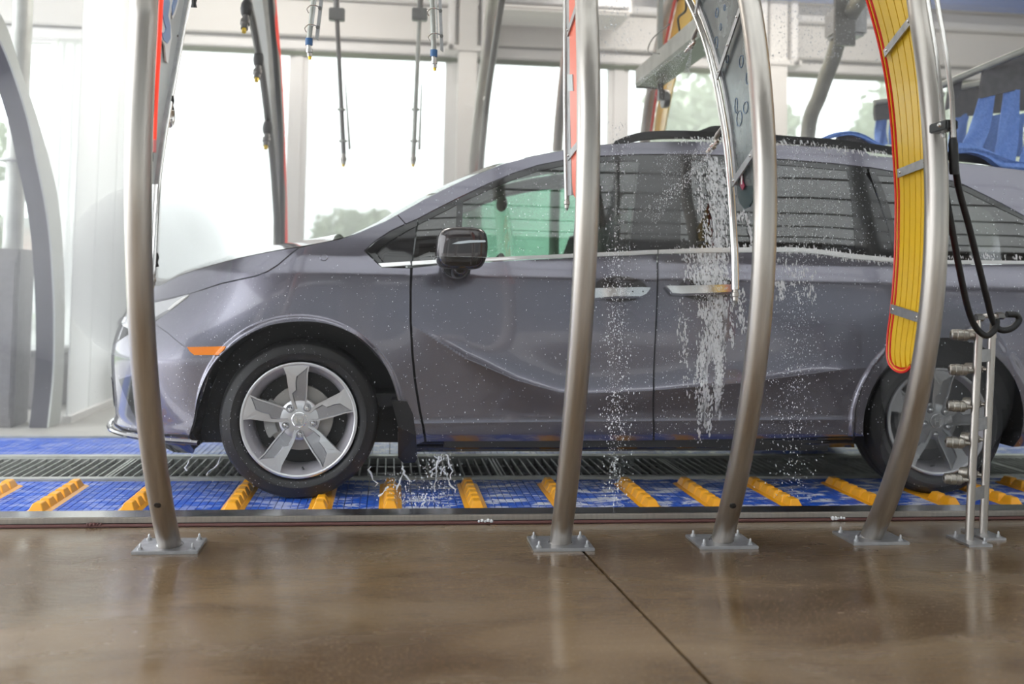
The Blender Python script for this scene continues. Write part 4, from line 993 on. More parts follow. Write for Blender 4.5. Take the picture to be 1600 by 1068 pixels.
# roof side frame (A pillar to D pillar)
RT = UZ(ATOP)+[(2.5, 1.725), (3.0, 1.70), (3.5, 1.66), (3.8, 1.60)]
wl_ = UZ(TRIM)
wr_ = UZ([(1357, 261), (1397, 268), (1445, 273)])+UZ([(1499, 285), (1532, 301), (1566, 318), (1600, 337)])
fr_side = UZ([(634, 349.5)])+UZ([(621, 335)])+RT[1:]+[(3.9, 1.10)]+[(3.45, 1.10), (3.30, 1.18)]+list(reversed(wr_))+list(reversed(wl_))
skin('roof_frame', fr_side, M['car_paint'], step=.03)
# window surround + glass
def win(name, P, glass, lab=None, rim=.010):
    skin(name, UZ(P), glass, off=-.006, step=.05, gap=.0, flange=.0, lab=lab)
# black surround pieces (everything between roof frame, chrome and panes)
SUR = [
 ('window_trim', [(572, 391), (586, 378), (610, 362), (634, 350.5), (652, 343), (652, 352), (634, 361), (610, 376), (590, 390), (585, 393), (598, 410), (590, 410)]),
 ('window_trim', [(652, 343), (680, 328), (720, 308), (760, 289), (800, 272), (840, 259), (880, 251), (933, 245), (1000, 242), (1060, 242), (1062, 251), (1000, 251), (933, 253), (881, 258.5), (841, 267), (800, 281), (760, 298), (722, 316), (690, 332), (655, 350)]),
 ('division_bar', [(714, 318), (724, 313.5), (719, 403), (709, 404)]),
 ('window_trim', [(1062, 242), (1120, 243), (1176, 246), (1240, 251), (1300, 256), (1354, 262), (1356, 270), (1320, 266), (1240, 259), (1120, 251), (1062, 250)]),
 ('pillar_trim', [(999, 251), (1063, 250), (1063, 388), (985, 391), (990, 340)]),
 ('pillar_trim', [(1324, 266), (1352, 270), (1362, 285), (1376, 322), (1388, 358), (1396, 392), (1396, 402), (1337, 396)]),
 ('window_trim', [(1358, 262), (1397, 269), (1445, 274), (1499, 286), (1532, 302), (1566, 319), (1600, 338), (1600, 343), (1564, 326), (1532, 310), (1499, 294), (1445, 281), (1400, 276), (1368, 273)]),
 ('pillar_trim', [(1359, 264), (1372, 275), (1386, 310), (1396, 345), (1408, 404), (1398, 402), (1390, 360), (1377, 318)]),
]
for nm, P in SUR: skin(nm, UZ(P), M['gloss_black'], off=-.003, step=.05, gap=.0004, flange=.01)
skin('corner_panel', UZ([(586, 393), (592, 389), (612, 376), (636, 361), (651, 353), (644, 411), (600, 411)]), M['gloss_black'], off=-.010, step=.05, flange=.006)
win('vent_window', [(653, 352), (690, 333), (715, 320), (709, 405), (645, 411)], M['car_glass_dark'], 'small dark vent window')
win('front_window', [(723, 316), (760, 298), (800, 281), (841, 267), (881, 258.5), (933, 253), (1000, 251), (991, 330), (984, 392), (896, 396), (760, 402), (718, 405)], M['car_glass'], 'green-tinted front window')
win('sliding_window', [(1063, 250), (1120, 251), (1240, 259), (1325, 266), (1338, 397), (1285, 390), (1240, 386), (1176, 386), (1063, 389)], M['car_glass_dark'])
win('rear_quarter_window', [(1370, 274), (1400, 276), (1445, 281), (1499, 294), (1532, 310), (1564, 326), (1600, 343), ('uz', 3.30, 1.16), (1600, 407), (1481, 406), (1408, 404), (1397, 347)], M['car_glass_dark'])
# chrome strip along the window line
CT = [(591, 411), (641, 408), (641.5, 413.5), (597, 417)]
M['chrome_satin'] = mat('chrome_satin', (.88, .88, .88), .25, .6)
skin('chrome_strip', UZ(CT), M['chrome_satin'], off=.006, step=.04, gap=.0003, flange=.01)
skin('chrome_strip', UZ([(644, 408), (679, 405.5), (760, 402), (896, 396), (960, 393), (1027, 390), (1027, 396), (960, 399), (896, 402), (830, 404), (760, 407.5), (679, 411.5), (644, 414)]), M['chrome_satin'], off=.006, step=.04, gap=.0003, flange=.01)
skin('chrome_strip', UZ([(1029, 390), (1100, 387), (1176, 386), (1240, 386), (1285, 390), (1330, 396), (1397, 403), (1397, 409), (1330, 404), (1285, 397), (1240, 393), (1176, 393.5), (1100, 394.5), (1029, 396)]), M['chrome_satin'], off=.006, step=.04, gap=.0003, flange=.01)
skin('chrome_strip', UZ([(1399, 403), (1440, 405), (1481, 406), (1600, 407)])+[(3.3, 1.128), (3.3, 1.108)]+UZ([(1600, 412), (1481, 412), (1440, 411), (1399, 409)]), M['chrome_satin'], off=.006, step=.05, gap=.0003, flange=.01)
# side sill
skin('side_sill', UZ([(628, 692), (664, 691.5), (880, 690.5), (1020, 690), (1100, 689), (1335, 684), (1338, 700), (1100, 704), (880, 706), (650, 707), (628, 707)]), M['gloss_black'], off=-.012, step=.04, flange=.05)
skin('sill_strip', UZ([(650, 699), (880, 698.5), (1100, 696), (1335, 692), (1335, 696), (1100, 700), (880, 702.5), (650, 703)]), M['car_dark'], off=.004, step=.05, flange=.01)
# black shell behind the panels, gap darkness put into its colour, arches open
inn = [(UMIN+.02, .24)]+[(-.95, .24)]+[(p[0], p[1]) for p in OZ][::2]+[(.25, .24), (2.25, .24)]
ri = [(HR.x+.44*math.cos(math.radians(a)), .37+.44*math.sin(math.radians(a))) for a in range(190, -20, -10)]
inn = [(-1.45, .26), (-.90, .24)]+[(p[0]+(.02 if p[0] < -.405 else -.02)*-1, p[1]+.02) for p in OZ[2:-2:3]]+[(.22, .25), (2.28, .25)]+ri+[(3.85, .30), (3.85, 1.08), (0.0, 1.08), (-.35, 1.00), (-.9, .90), (-1.45, .84)]
skin('gap_shade_shell', inn, M['dark_pit'], off=-.03, step=.06, gap=0, flange=0)
# arch lips
for h, pts in ((HF, [SS(*p) for p in OZ]), (HR, [SS(*p) for p in ro])):
    b = bmesh.new(); a1 = [p for p in pts]; a2 = [Vector((p.x, p.y+.40, p.z)) for p in pts]; strip(b, a1, a2, (0, 0, .004)); mk('wheel_well', b, M['black_rubber'], VAN)
    b = bmesh.new(); strip(b, [Vector((p.x, 2*CYC-p.y, p.z)) for p in a1], [Vector((p.x, 2*CYC-p.y, p.z)) for p in a2], (0, 0, .004)); mk('wheel_well', b, M['black_rubber'], VAN)
    c = [Vector((p.x, p.y+.37, p.z)) for p in pts]; b = bmesh.new(); vs = [b.verts.new((p.x, CY0+.42, p.z)) for p in c]; b.faces.new(vs); mk('well_backing', b, M['black_rubber'], VAN, False); b = bmesh.new(); vs = [b.verts.new((p.x, 2*CYC-CY0-.42, p.z)) for p in c]; b.faces.new(vs); mk('well_backing', b, M['black_rubber'], VAN, False)
# mud flap behind the front wheel
mf = UZ([(612, 625), (636, 626), (645, 645), (650, 680), (652, 715), (648, 722), (630, 722), (622, 714), (622, 665)])
b = bmesh.new(); prism(b, [SS(u, z, .012) for u, z in mf], (0, .12, 0)); bmesh.ops.triangulate(b, faces=[f for f in b.faces if len(f.verts) > 4]); mk('mud_flap', b, M['black_plastic'], VAN, False)
# underbody
b = box(-1.0, 3.7, 5.25, 6.35, .20, .45, bev=.03); mk('underbody', b, M['black_plastic'], VAN)
mk('underbody', box(.25, 2.2, CY0+.10, 2*CYC-CY0-.10, .215, .30, bev=.02), M['black_plastic'], VAN)
# roof, windshield, rear
rt = [SS(*p) for p in RT]
n0 = next(i for i, p in enumerate(ATOP) if p[0] >= 830)
AP_ = UZ([(540, 370), (560, 363), (600, 346)])+RT[:n0+1]
wsE = crom([SS(*p) for p in AP_], 3); cross('windshield', wsE, [.004+.03*min(1, i/8.) for i in range(len(wsE))], M['windshield'], push=.05)
rE = crom(rt[n0:]+[Vector((3.95, rt[-1].y+.06, 1.50)), Vector((4.03, rt[-1].y+.02, 1.12))], 3); cross('roof', rE, .035, M['car_paint'])
cross('tailgate', crom([Vector((4.03, rt[-1].y+.02, 1.12)), Vector((4.0, CY0+.22, .9)), Vector((4.05, CY0+.18, .6)), Vector((3.98, CY0+.2, .3))], 4), .0, M['car_paint'], push=-.06)
cross('cowl', [SS(*uz(497, 381)), SS(*uz(522, 375)), SS(*uz(545, 369))], .0, M['black_plastic'])
# roof rails
RP_ = crom([onY(a, q, CY0+.36) for a, q in [(960, 224), (985, 214), (1010, 209), (1055, 207), (1120, 209), (1180, 211), (1240, 216), (1300, 220), (1350, 226), (1395, 232)]]+[Vector((2.7, CY0+.37, 1.77)), Vector((3.2, CY0+.38, 1.74)), Vector((3.5, CY0+.40, 1.68))], 5)
b = bmesh.new(); strip(b, [p+Vector((0, 0, .012)) for p in RP_], [p+Vector((0, 0, -.030)) for p in RP_], (0, .04, 0)); bmesh.ops.bevel(b, geom=b.edges[:], offset=.006, segments=2, affect='EDGES'); mk('roof_rail', b, M['black_plastic'], VAN)
b = bmesh.new(); strip(b, [Vector((p.x, 2*CYC-p.y, p.z+.012)) for p in RP_], [Vector((p.x, 2*CYC-p.y, p.z-.03)) for p in RP_], (0, -.04, 0)); mk('roof_rail', b, M['black_plastic'], VAN)
af = onY(1108, 204, CYC-.15); b = bmesh.new(); prism(b, [af+Vector((-.13, 0, -.03)), af+Vector((.02, 0, .03)), af+Vector((.10, 0, .034)), af+Vector((.13, 0, -.03))], (0, .05, 0)); bmesh.ops.bevel(b, geom=b.edges[:], offset=.008, segments=2, affect='EDGES'); mk('crossbar_mount', b, M['black_plastic'], VAN)
# door handles with cups
for cup, hd, nm in ((([(905, 455)], (968, 450, 44, 22)), [(925, 450), (1000, 448), (1014, 449), (1008, 458), (1000, 462), (960, 462), (925, 465)], 'a'), (([(0, 0)], (1105, 448, 46, 22)), [(1039, 446), (1060, 446), (1140, 444), (1140, 455), (1100, 457), (1060, 458), (1048, 457)], 'b')):
    cx_, cy_, rx, ry = cup[1]; e = [(cx_+rx*math.cos(t)*(1 if True else 1), cy_+3+ry*math.sin(t)*(.85 if math.sin(t) > 0 else 1)) for t in np.linspace(0, 2*math.pi, 24, endpoint=False)]
    skin('handle_cup', UZ(e), M['car_dark'], off=.0008, step=.04, gap=0, flange=0)
    skin('door_handle', UZ(hd), M['chrome'], off=.035, step=.03, gap=0, flange=.022)
    skin('handle_base', UZ([(a, q+3) for a, q in hd]), M['car_paint'], off=.024, step=.03, gap=-.002, flange=.02)
    x0_ = hd[1][0]; 
for (a, q) in ((986, 455), (1002, 455)):
    u, z = uz(a, q); b = bmesh.new(); lathe(b, [(0, .002), (.004, .002), (.004, 0), (0, 0)], SS(u, z, .035), (0, -1, 0), 10); mk('key_hole', b, M['gloss_black'], VAN)
# emblem-less fender dimple ring (small sensor) on the near fender
u, z = uz(506, 402); b = bmesh.new(); lathe(b, [(.014, 0), (.0165, .0015), (.019, 0)], SS(u, z, .0005), SN(u, z), 20); mk('sensor_ring', b, M['car_paint'], VAN)
# ---- mirror
mc = onY(719, 388, 4.60); MW = .122; MH = .095; MD = .10
def mirror_part(name, z0, z1, m, grow=1., front=1.):
    V = []; F = []; nz, na = 14, 28
    for i in range(nz+1):
        z = z0+(z1-z0)*i/nz; t = z/MH
        prof = (1-abs(t)**3.2)**(1/3.2) if abs(t) < 1 else 0.
        wl2 = MW*(.55+.45*prof) if prof > 0 else MW*.5
        wl2 = MW*max(prof, .02)**.55
        if t < -.2: wl2 *= 1-.10*(-t-.2)
        for k in range(na):
            a = 2*math.pi*k/na; c, s = math.cos(a), math.sin(a); e = .62
            x = wl2*math.copysign(abs(c)**e, c); y = MD*max(prof, .02)**.6*math.copysign(abs(s)**e, s)
            sk = .012*(t) if c < 0 else 0
            V.append(mc+Vector((x*grow+(.018*(1+t) if c < 0 else 0)*.6, y*grow*front, z)))
    for i in range(nz):
        for k in range(na): F.append((i*na+k, i*na+(k+1) % na, (i+1)*na+(k+1) % na, (i+1)*na+k))
    F.append(tuple(reversed(range(na)))); F.append(tuple(nz*na+k for k in range(na)))
    return mk(name, (V, F), m, VAN, True, sharp=50)
mirror_part('mirror_housing', -.038, .0945, M['car_dark'])
mirror_part('mirror_base_cover', -.0945, -.040, M['gloss_black'], .985)
b = bmesh.new(); P = [onY(a, q, mc.y-MD-.001) for a, q in ((706, 381), (716, 377), (735, 375), (758, 375), (759, 378), (735, 379), (716, 381))]; prism(b, P, (0, .02, 0)); mk('mirror_strip', b, M['chrome'], VAN, False)
b = bmesh.new(); st_ = uz(700, 418); P = SS(*st_); tube(b, crom([P+Vector((0, .02, 0)), Vector((P.x+.015, P.y-.06, P.z-.01)), mc+Vector((.0, .03, -.095)), mc+Vector((.0, .0, -.07))], 5), .04, 14, taper=None); mk('mirror_arm', b, M['gloss_black'], VAN)
b = bmesh.new(); prism(b, [onY(a, q, 4.66) for a, q in ((690, 408), (737, 408), (734, 431), (707, 434), (695, 426))], (.0, .23, 0)); bmesh.ops.bevel(b, geom=b.edges[:], offset=.008, segments=2, affect='EDGES'); mk('mirror_foot', b, M['black_plastic'], VAN)
skin('mirror_glassback', UZ([(655, 380), (700, 380), (700, 404), (655, 406)]), M['gloss_black'], off=-.02, step=.06, flange=.0, gap=0)
# ---- interior
def seat_(x, y, z0=.62):
    b = bbox(bmesh.new(), x-.26, x+.26, y-.25, y+.25, z0, z0+.16, bev=.05); mk('seat_cushion', b, M['seat'], VAN)
    b = bmesh.new(); prism(b, [(x+.20, y-.24, z0+.1), (x+.34, y-.24, z0+.1), (x+.52, y-.24, z0+.72), (x+.42, y-.24, z0+.74)], (0, .48, 0)); bmesh.ops.bevel(b, geom=b.edges[:], offset=.035, segments=3, affect='EDGES'); mk('seat_back', b, M['seat'], VAN)
    b = bbox(bmesh.new(), x+.44, x+.55, y-.13, y+.13, z0+.78, z0+.97, bev=.04); mk('headrest', b, M['seat'], VAN)
for x in (.72, 1.75): seat_(x, CYC-.45); seat_(x, CYC+.45)
mk('rear_bench', box(2.6, 3.0, CYC-.62, CYC+.62, .6, 1.25, bev=.06), M['seat'], VAN)
b = bmesh.new(); prism(b, [(-.15, CY0+.16, .7), (.30, CY0+.16, .72), (.32, CY0+.16, .98), (.12, CY0+.16, 1.08), (-.20, CY0+.16, 1.04)], (0, 1.68, 0)); bmesh.ops.bevel(b, geom=b.edges[:], offset=.02, segments=2, affect='EDGES'); mk('dashboard', b, M['interior'], VAN)
b = bmesh.new(); cW = Vector((.48, CYC-.45, 1.0)); ax = Vector((-.85, 0, .5)).normalized(); tube(b, [cW+(Vector((0, 1, 0))*math.cos(t)+ax.cross(Vector((0, 1, 0)))*math.sin(t))*.185 for t in np.linspace(0, 2*math.pi, 33)], .016, 8, caps=False); mk('steering_wheel', b, M['interior'], VAN)
b = bmesh.new(); tube(b, [cW, cW+Vector((-.25, 0, -.12))], .03, 10); tube(b, [cW+Vector((0, -.18, 0)), cW+Vector((0, .18, 0))], .014, 8); mk('steering_column', b, M['interior'], VAN)
mk('cabin_floor', box(-.1, 3.7, CY0+.14, 2*CYC-CY0-.14, .42, .48), M['interior'], VAN)
mk('headliner', box(1.05, 3.5, CY0+.42, 2*CYC-CY0-.42, 1.655, 1.67), M['interior'], VAN)
mk('door_card', box(.3, 3.3, CY0+.10, CY0+.13, .45, 1.06), M['interior'], VAN); mk('door_card', box(.3, 3.3, 2*CYC-CY0-.13, 2*CYC-CY0-.10, .45, 1.06), M['interior'], VAN)
b = bmesh.new(); bmesh.ops.create_icosphere(b, subdivisions=2, radius=1, matrix=Matrix.Translation((.62, CYC, 1.47))@Matrix.Diagonal((.03, .13, .045, 1))); mk('rear_view_mirror', b, M['interior'], VAN)
b = bmesh.new(); q0 = SS(*uz(1030, 260)); prism(b, [SS(*uz(a, q))+Vector((0, .10, 0)) for a, q in ((1003, 252), (1060, 252), (1060, 388), (990, 390))], (0, .02, 0)); mk('pillar_inner', b, M['interior'], VAN, False)
# ---- wheels
def wheel(c, rot, dirn, near_=True):
    """c: centre of the outer face; dirn = -1 faces the camera"""
    root = empty('wheel', c, None, None, None, VAN)
    o = Vector((0, dirn, 0)); c = Vector(c)
    T = [(.272, -.012), (.278, .004), (.290, .012), (.305, .016), (.307, .019), (.311, .019), (.313, .016), (.330, .010), (.345, .000), (.347, -.001), (.352, -.006), (.362, -.022), (.366, -.040), (.366, -.090), (.3645, -.092), (.3645, -.097), (.366, -.100), (.366, -.150), (.3645, -.152), (.3645, -.157), (.366, -.16), (.366, -.195), (.355, -.225), (.30, -.235), (.272, -.225)]
    b = bmesh.new(); lathe(b, T, c, o, 72, closed=True); mk('tire', b, M['tire'], root, sharp=40)
    b = bmesh.new()
    for k in range(72):
        a = 2*math.pi*k/72
        for h0, h1 in ((-.088, -.045), (-.148, -.103)):
            p0 = c+Vector((math.cos(a), 0, math.sin(a)))*.3655+o*h0; p1 = c+Vector((math.cos(a+.03), 0, math.sin(a+.03)))*.3655+o*h1
            tg = Vector((-math.sin(a), 0, math.cos(a)))*.0025; rd = Vector((math.cos(a), 0, math.sin(a)))*.0015
            vs = [b.verts.new(p) for p in (p0-tg+rd, p1-tg+rd, p1+tg+rd, p0+tg+rd)]; b.faces.new(vs)
    mk('tread_sipes', b, M['black_rubber'], root, False, kind='stuff')
    # lettering-like raised blocks ring on the sidewall is only moulded relief
    R0_ = .2665
    b = bmesh.new(); lathe(b, [(.262, -.004), (.2665, .002), (R0_, .006), (.2645, .009), (.256, .009), (.253, .006), (.249, -.004), (.238, -.016), (.220, -.060), (.214, -.12), (.240, -.17), (.262, -.18), (.270, -.17), (.262, -.10)], c, o, 72, closed=True); mk('rim_barrel', b, M['rim_barrel'], root, sharp=40)
    b = bmesh.new(); lathe(b, [(.2675, .004), (.2670, .0105), (.262, .0125), (.254, .0115), (.2505, .006), (.258, .000)], c, o, 72, closed=True); mk('rim_lip', b, M['rim_silver'], root, sharp=60)
    def P3(x, y, h):   # spoke local: y radial, x sideways (units of .2665 m at 323 px), h outward
        k = .2625/323.; a = rot; X_ = x*k; Y_ = y*k
        return X_, Y_, h
    for s in range(5):
        th = math.radians(rot+72*s)
        def W(x, y, h):
            k = .2625/323.; X_, Z_ = x*k*(-dirn), y*k
            return c+Vector((X_*math.cos(th)-Z_*math.sin(th), 0, X_*math.sin(th)+Z_*math.cos(th)))+o*h
        # face plate: flat half + lowered pocket with ridge; h profile dips to the hub
        L_ = [(-84, 296, .010), (-70, 262, .009), (-62, 200, .004), (-52, 130, -.004), (-40, 88, -.008), (-32, 60, -.010)]
        Rr = [(-12, 248, .009), (-18, 215, .006), (-17, 170, .002), (-38, 150, -.002), (-30, 110, -.006), (-12, 62, -.010)]
        Ed = [(60, 300, .010), (52, 262, .009), (50, 200, .005), (46, 140, -.002), (42, 100, -.007), (34, 62, -.010)]
        pk = [(44, 292, .009), (10, 268, .009), (-16, 246, .009)]
        V = []; F = []
        def add(p): V.append(W(*p)); return len(V)-1
        n_ = len(L_)
        la = [add(p) for p in L_]; ra = [add(p) for p in Rr]
        b = bmesh.new()
        def quad(*ps): vs = [b.verts.new(W(*p)) for p in ps]; return b.faces.new(vs)
        # left flat area up to the ridge
        for i in range(n_-1): quad(L_[i], L_[i+1], Rr[i+1], Rr[i])
        quad((-84, 296, .010), (-12, 248, .009), (42, 290, .010), (52, 302, .010)); quad((-84, 296, .010), (52, 302, .010), (62, 312, .010), (-88, 308, .010))
        # right rim of the spoke
        E2 = [(x-8, y, h) for x, y, h in Ed]
        for i in range(n_-1): quad(E2[i], E2[i+1], Ed[i+1], Ed[i])
        quad((42, 290, .010), E2[0], Ed[0], (62, 312, .010))
        # side walls
        for i in range(n_-1):
            quad(L_[i], (L_[i][0]+4, L_[i][1], -.045), (L_[i+1][0]+4, L_[i+1][1], -.045), L_[i+1])
            quad(Ed[i], Ed[i+1], (Ed[i+1][0]-4, Ed[i+1][1], -.045), (Ed[i][0]-4, Ed[i][1], -.045))
        bmesh.ops.remove_doubles(b, verts=b.verts, dist=.0002); bmesh.ops.recalc_face_normals(b, faces=b.faces)
        sp = mk('spoke', b, M['rim_silver'], root, False)
        b = bmesh.new()
        dn = .009
        for i in range(n_-1):
            quad(Rr[i], Rr[i+1], (Rr[i+1][0]+6, Rr[i+1][1], Rr[i+1][2]-dn), (Rr[i][0]+6, Rr[i][1], Rr[i][2]-dn))
            quad((Rr[i][0]+6, Rr[i][1], Rr[i][2]-dn), (Rr[i+1][0]+6, Rr[i+1][1], Rr[i+1][2]-dn), (E2[i+1][0]-4, E2[i+1][1], E2[i+1][2]-dn), (E2[i][0]-4, E2[i][1], E2[i][2]-dn))
            quad((E2[i][0]-4, E2[i][1], E2[i][2]-dn), (E2[i+1][0]-4, E2[i+1][1], E2[i+1][2]-dn), E2[i+1], E2[i])
        quad(Rr[0], (Rr[0][0]+6, Rr[0][1], 0), (38, 282, .001), (42, 290, .010)); quad((38, 282, .001), (E2[0][0]-4, E2[0][1], 0), E2[0], (42, 290, .010)); quad((Rr[0][0]+6, Rr[0][1], 0), (E2[0][0]-4, E2[0][1], 0), (38, 282, .001))
        bmesh.ops.remove_doubles(b, verts=b.verts, dist=.0002); bmesh.ops.recalc_face_normals(b, faces=b.faces)
        mk('spoke_pocket', b, M['rim_pocket'], root, False)
    b = bmesh.new(); lathe(b, [(0, -.012), (.040, -.012), (.085, -.014), (.094, -.020), (.096, -.05), (0, -.05)], c, o, 40); mk('hub', b, M['rim_silver'], root)
    b = bmesh.new(); lathe(b, [(0, -.003), (.032, -.004), (.0355, -.007), (.036, -.014), (0, -.014)], c, o, 36); cap_ = mk('centre_cap', b, M['rim_silver'], root)
    b = bmesh.new(); lathe(b, [(.031, -.004), (.033, -.0022), (.0352, -.004)], c, o, 36); mk('cap_ring', b, M['chrome'], root)
    # maker's emblem: tapered letter in a rounded frame
    k = -dirn
    def em(pts):
        b_ = bmesh.new(); prism(b_, [c+Vector((x*k, 0, z))+o*(-.0035) for x, z in pts], o*.004); return b_
    q = rot and 0
    b = em([(-.017, .017), (-.011, .017), (-.0095, .002), (.0095, .002), (.011, .017), (.017, .017), (.0135, -.017), (.0075, -.017), (.0085, -.004), (-.0085, -.004), (-.0075, -.017), (-.0135, -.017)]); bmesh.ops.triangulate(b, faces=[f for f in b.faces if len(f.verts) > 4]); mk('emblem', b, M['chrome'], root, False)
    fr_ = crom([c+Vector((x*k, 0, z))+o*(-.001) for x, z in ((-.022, .018), (-.016, .0215), (.016, .0215), (.022, .018), (.0175, -.018), (.013, -.0215), (-.013, -.0215), (-.0175, -.018))], 3, True); b = bmesh.new(); tube(b, fr_+[fr_[0]], .0012, 5, caps=False); mk('emblem', b, M['chrome'], root)
    for s in range(5):
        a = math.radians(56.5+(rot)+72*s); p = c+Vector((math.cos(a)*-dirn, 0, math.sin(a)))*.0655
        b = bmesh.new(); lathe(b, [(.0195, -.018), (.0195, -.008), (.0175, -.005), (.0155, -.008), (.0150, -.026), (.0195, -.026)], p, o, 20, closed=True); mk('lug_seat', b, M['rim_silver'], root)
        b = bmesh.new(); lathe(b, [(.0125, -.02), (.0125, -.008), (.0105, -.004), (.0105, .0), (.006, .005), (0, .006)], p, o, 12); mk('lug_nut', b, M['chrome'], root)
    a = math.radians(-86+rot); p = c+Vector((math.cos(a), 0, math.sin(a)))*.228+o*(-.025); b = bmesh.new(); tube(b, [p, p+o*.03-Vector((math.cos(a), 0, math.sin(a)))*.01], .005, 8); mk('valve', b, M['black_rubber'], root)
    b = bmesh.new(); lathe(b, [(.06, -.085), (.150, -.085), (.152, -.087), (.152, -.105), (.150, -.108), (.06, -.108)], c, o, 48, closed=True); lathe(b, [(0, -.06), (.075, -.06), (.078, -.09), (0, -.09)], c, o, 32); mk('brake_disc', b, M['brake'], root)
    b = bmesh.new()
    for a0, a1 in ((150, 172), (182, 212)):
        pts = [c+Vector((math.cos(math.radians(a)), 0, math.sin(math.radians(a))))*r+o*(-.055) for r, aa in ((.162, (a0, a1)), (.115, (a1, a0))) for a in np.linspace(aa[0], aa[1], 5)]; prism(b, pts, o*-.06)
    pts = [c+Vector((math.cos(math.radians(a)), 0, math.sin(math.radians(a))))*r+o*(-.068) for r, aa in ((.170, (148, 214)), (.140, (214, 148))) for a in np.linspace(aa[0], aa[1], 8)]; prism(b, pts, o*-.05)
    bmesh.ops.bevel(b, geom=b.edges[:], offset=.004, segments=2, affect='EDGES'); mk('brake_caliper', b, M['caliper'], root, False)
    b = bmesh.new(); lathe(b, [(0, -.12), (.235, -.12), (.235, -.125), (0, -.125)], c, o, 40); mk('dust_shield', b, M['black_rubber'], root)
    return root
wheel(HF, 2, -1)
wheel(HR, -9.5, -1)
wheel(Vector((HF.x, 2*CYC-HF.y, HF.z)), 0, 1); wheel(Vector((HR.x, 2*CYC-HR.y, HR.z)), 20, 1)

# ------------------------------------------------------------------ CLOTH CURTAIN (right, over the van roof)
def cloth(root, name, Lp, Rp, Ys, m, th=.012, wave=.012, n=5, label=None):
    """hanging piece: left and right edge traced, each at its own depth, with soft folds"""
    A = crom([onY(a, q, y) for (a, q), y in zip(Lp, Ys)], n); B = crom([onY(a, q, y) for (a, q), y in zip(Rp, Ys)], n); K = 8
    V = []; F = []; N_ = len(A)
    for side in (0, 1):
        for i in range(N_):
            for k in range(K+1):
                t = k/K; p = A[i].lerp(B[i], t); V.append((p.x, p.y+side*th+wave*math.sin(t*7+i*.35)*(.3+.7*i/N_), p.z))
    o_ = N_*(K+1)
    for i in range(N_-1):
        for k in range(K):
            a = i*(K+1)+k; F.append((a, a+1, a+K+2, a+K+1)); F.append((o_+a, o_+a+K+1, o_+a+K+2, o_+a+1))
    for i in range(N_-1):
        for k in (0, K): a = i*(K+1)+k; F.append((a, a+K+1, o_+a+K+1, o_+a))
    for k in range(K):
        for i in (0, N_-1): a = i*(K+1)+k; F.append((a, o_+a, o_+a+1, a+1))
    o = mk(name, (V, F), M[m], root, True, label=label); b = bmesh.new(); b.from_mesh(o.data); bmesh.ops.recalc_face_normals(b, faces=b.faces); b.to_mesh(o.data); b.free(); return o
p0 = onY(1380, 172, 6.3); p1 = onY(1700, 50, 5.2)
CU = empty('cloth_curtain', onY(1560, 120, 5.6), 'front blue cloth strips on a grey band and slanted rod, lying on the van roof', 'curtain')
b = bmesh.new(); tube(b, [onY(1470, 134, 5.75), onY(1545, 102, 5.6), onY(1720, 30, 5.3)], .022, 12); mk('curtain_rod', b, M['galvanised'], CU)
cloth(CU, 'band', [(1538, 101), (1535, 128), (1531, 154)], [(1720, 32), (1720, 70), (1720, 110)], (5.6, 5.6, 5.6), 'cloth_grey', .02, .01)
cloth(CU, 'band', [(1484, 128), (1482, 150), (1478, 172)], [(1505, 117), (1502, 138), (1492, 166)], (5.72, 5.72, 5.72), 'cloth_grey', .02, .004)
ST = [([(1531, 153), (1524, 180), (1514, 205), (1503, 228), (1530, 240)], [(1556, 148), (1552, 178), (1544, 205), (1534, 234), (1556, 246)]),
      ([(1570, 143), (1567, 175), (1560, 210), (1554, 245), (1572, 256)], [(1595, 136), (1594, 175), (1590, 215), (1586, 256), (1604, 262)]),
      ([(1612, 133), (1612, 175), (1604, 215), (1592, 258), (1620, 264)], [(1640, 127), (1640, 175), (1635, 215), (1626, 262), (1650, 268)])]
for a, c in ST: cloth(CU, 'cloth_strip', a, c, (5.6, 5.58, 5.5, 5.35, 5.2), 'cloth_blue', .014, .02)
cloth(CU, 'roof_fold', [(1490, 221), (1520, 226), (1548, 236), (1572, 248), (1605, 254), (1650, 256)], [(1492, 240), (1518, 238), (1542, 246), (1566, 262), (1600, 268), (1650, 272)], (5.10, 5.1, 5.1, 5.1, 5.1, 5.1), 'cloth_blue', .05, .01)
C2 = empty('cloth_curtain', onY(1540, 160, 6.3), 'rear blue cloth strips on a grey band, deeper behind the front ones at the right', 'curtain')
b = bmesh.new(); tube(b, [onY(1492, 138, 6.3), onY(1720, 95, 6.3)], .022, 12); mk('curtain_rod', b, M['galvanised'], C2)
cloth(C2, 'band', [(1494, 138), (1490, 160), (1487, 184)], [(1720, 98), (1720, 130), (1720, 160)], (6.3,)*3, 'cloth_grey', .02, .01)
for x in (1489, 1520, 1546, 1578, 1608): cloth(C2, 'cloth_strip', [(x+4, 180), (x-2, 205), (x-8, 240)], [(x+27, 176), (x+22, 205), (x+18, 245)], (6.3, 6.25, 6.1), 'cloth_blue', .014, .02)
C3 = empty('cloth_curtain', onY(1420, 150, 6.6), 'small piece of grey and blue cloth curtain just left of the yellow slatted panel', 'curtain')
cloth(C3, 'band', [(1368, 163), (1368, 175), (1369, 188)], [(1470, 150), (1470, 165), (1470, 180)], (6.6,)*3, 'cloth_grey', .03, .01)
for x in (1370, 1392, 1416, 1440): cloth(C3, 'cloth_strip', [(x, 186), (x-1, 205), (x-2, 226)], [(x+17, 184), (x+16, 205), (x+16, 226)], (6.6, 6.6, 6.5), 'cloth_blue', .014, .02)
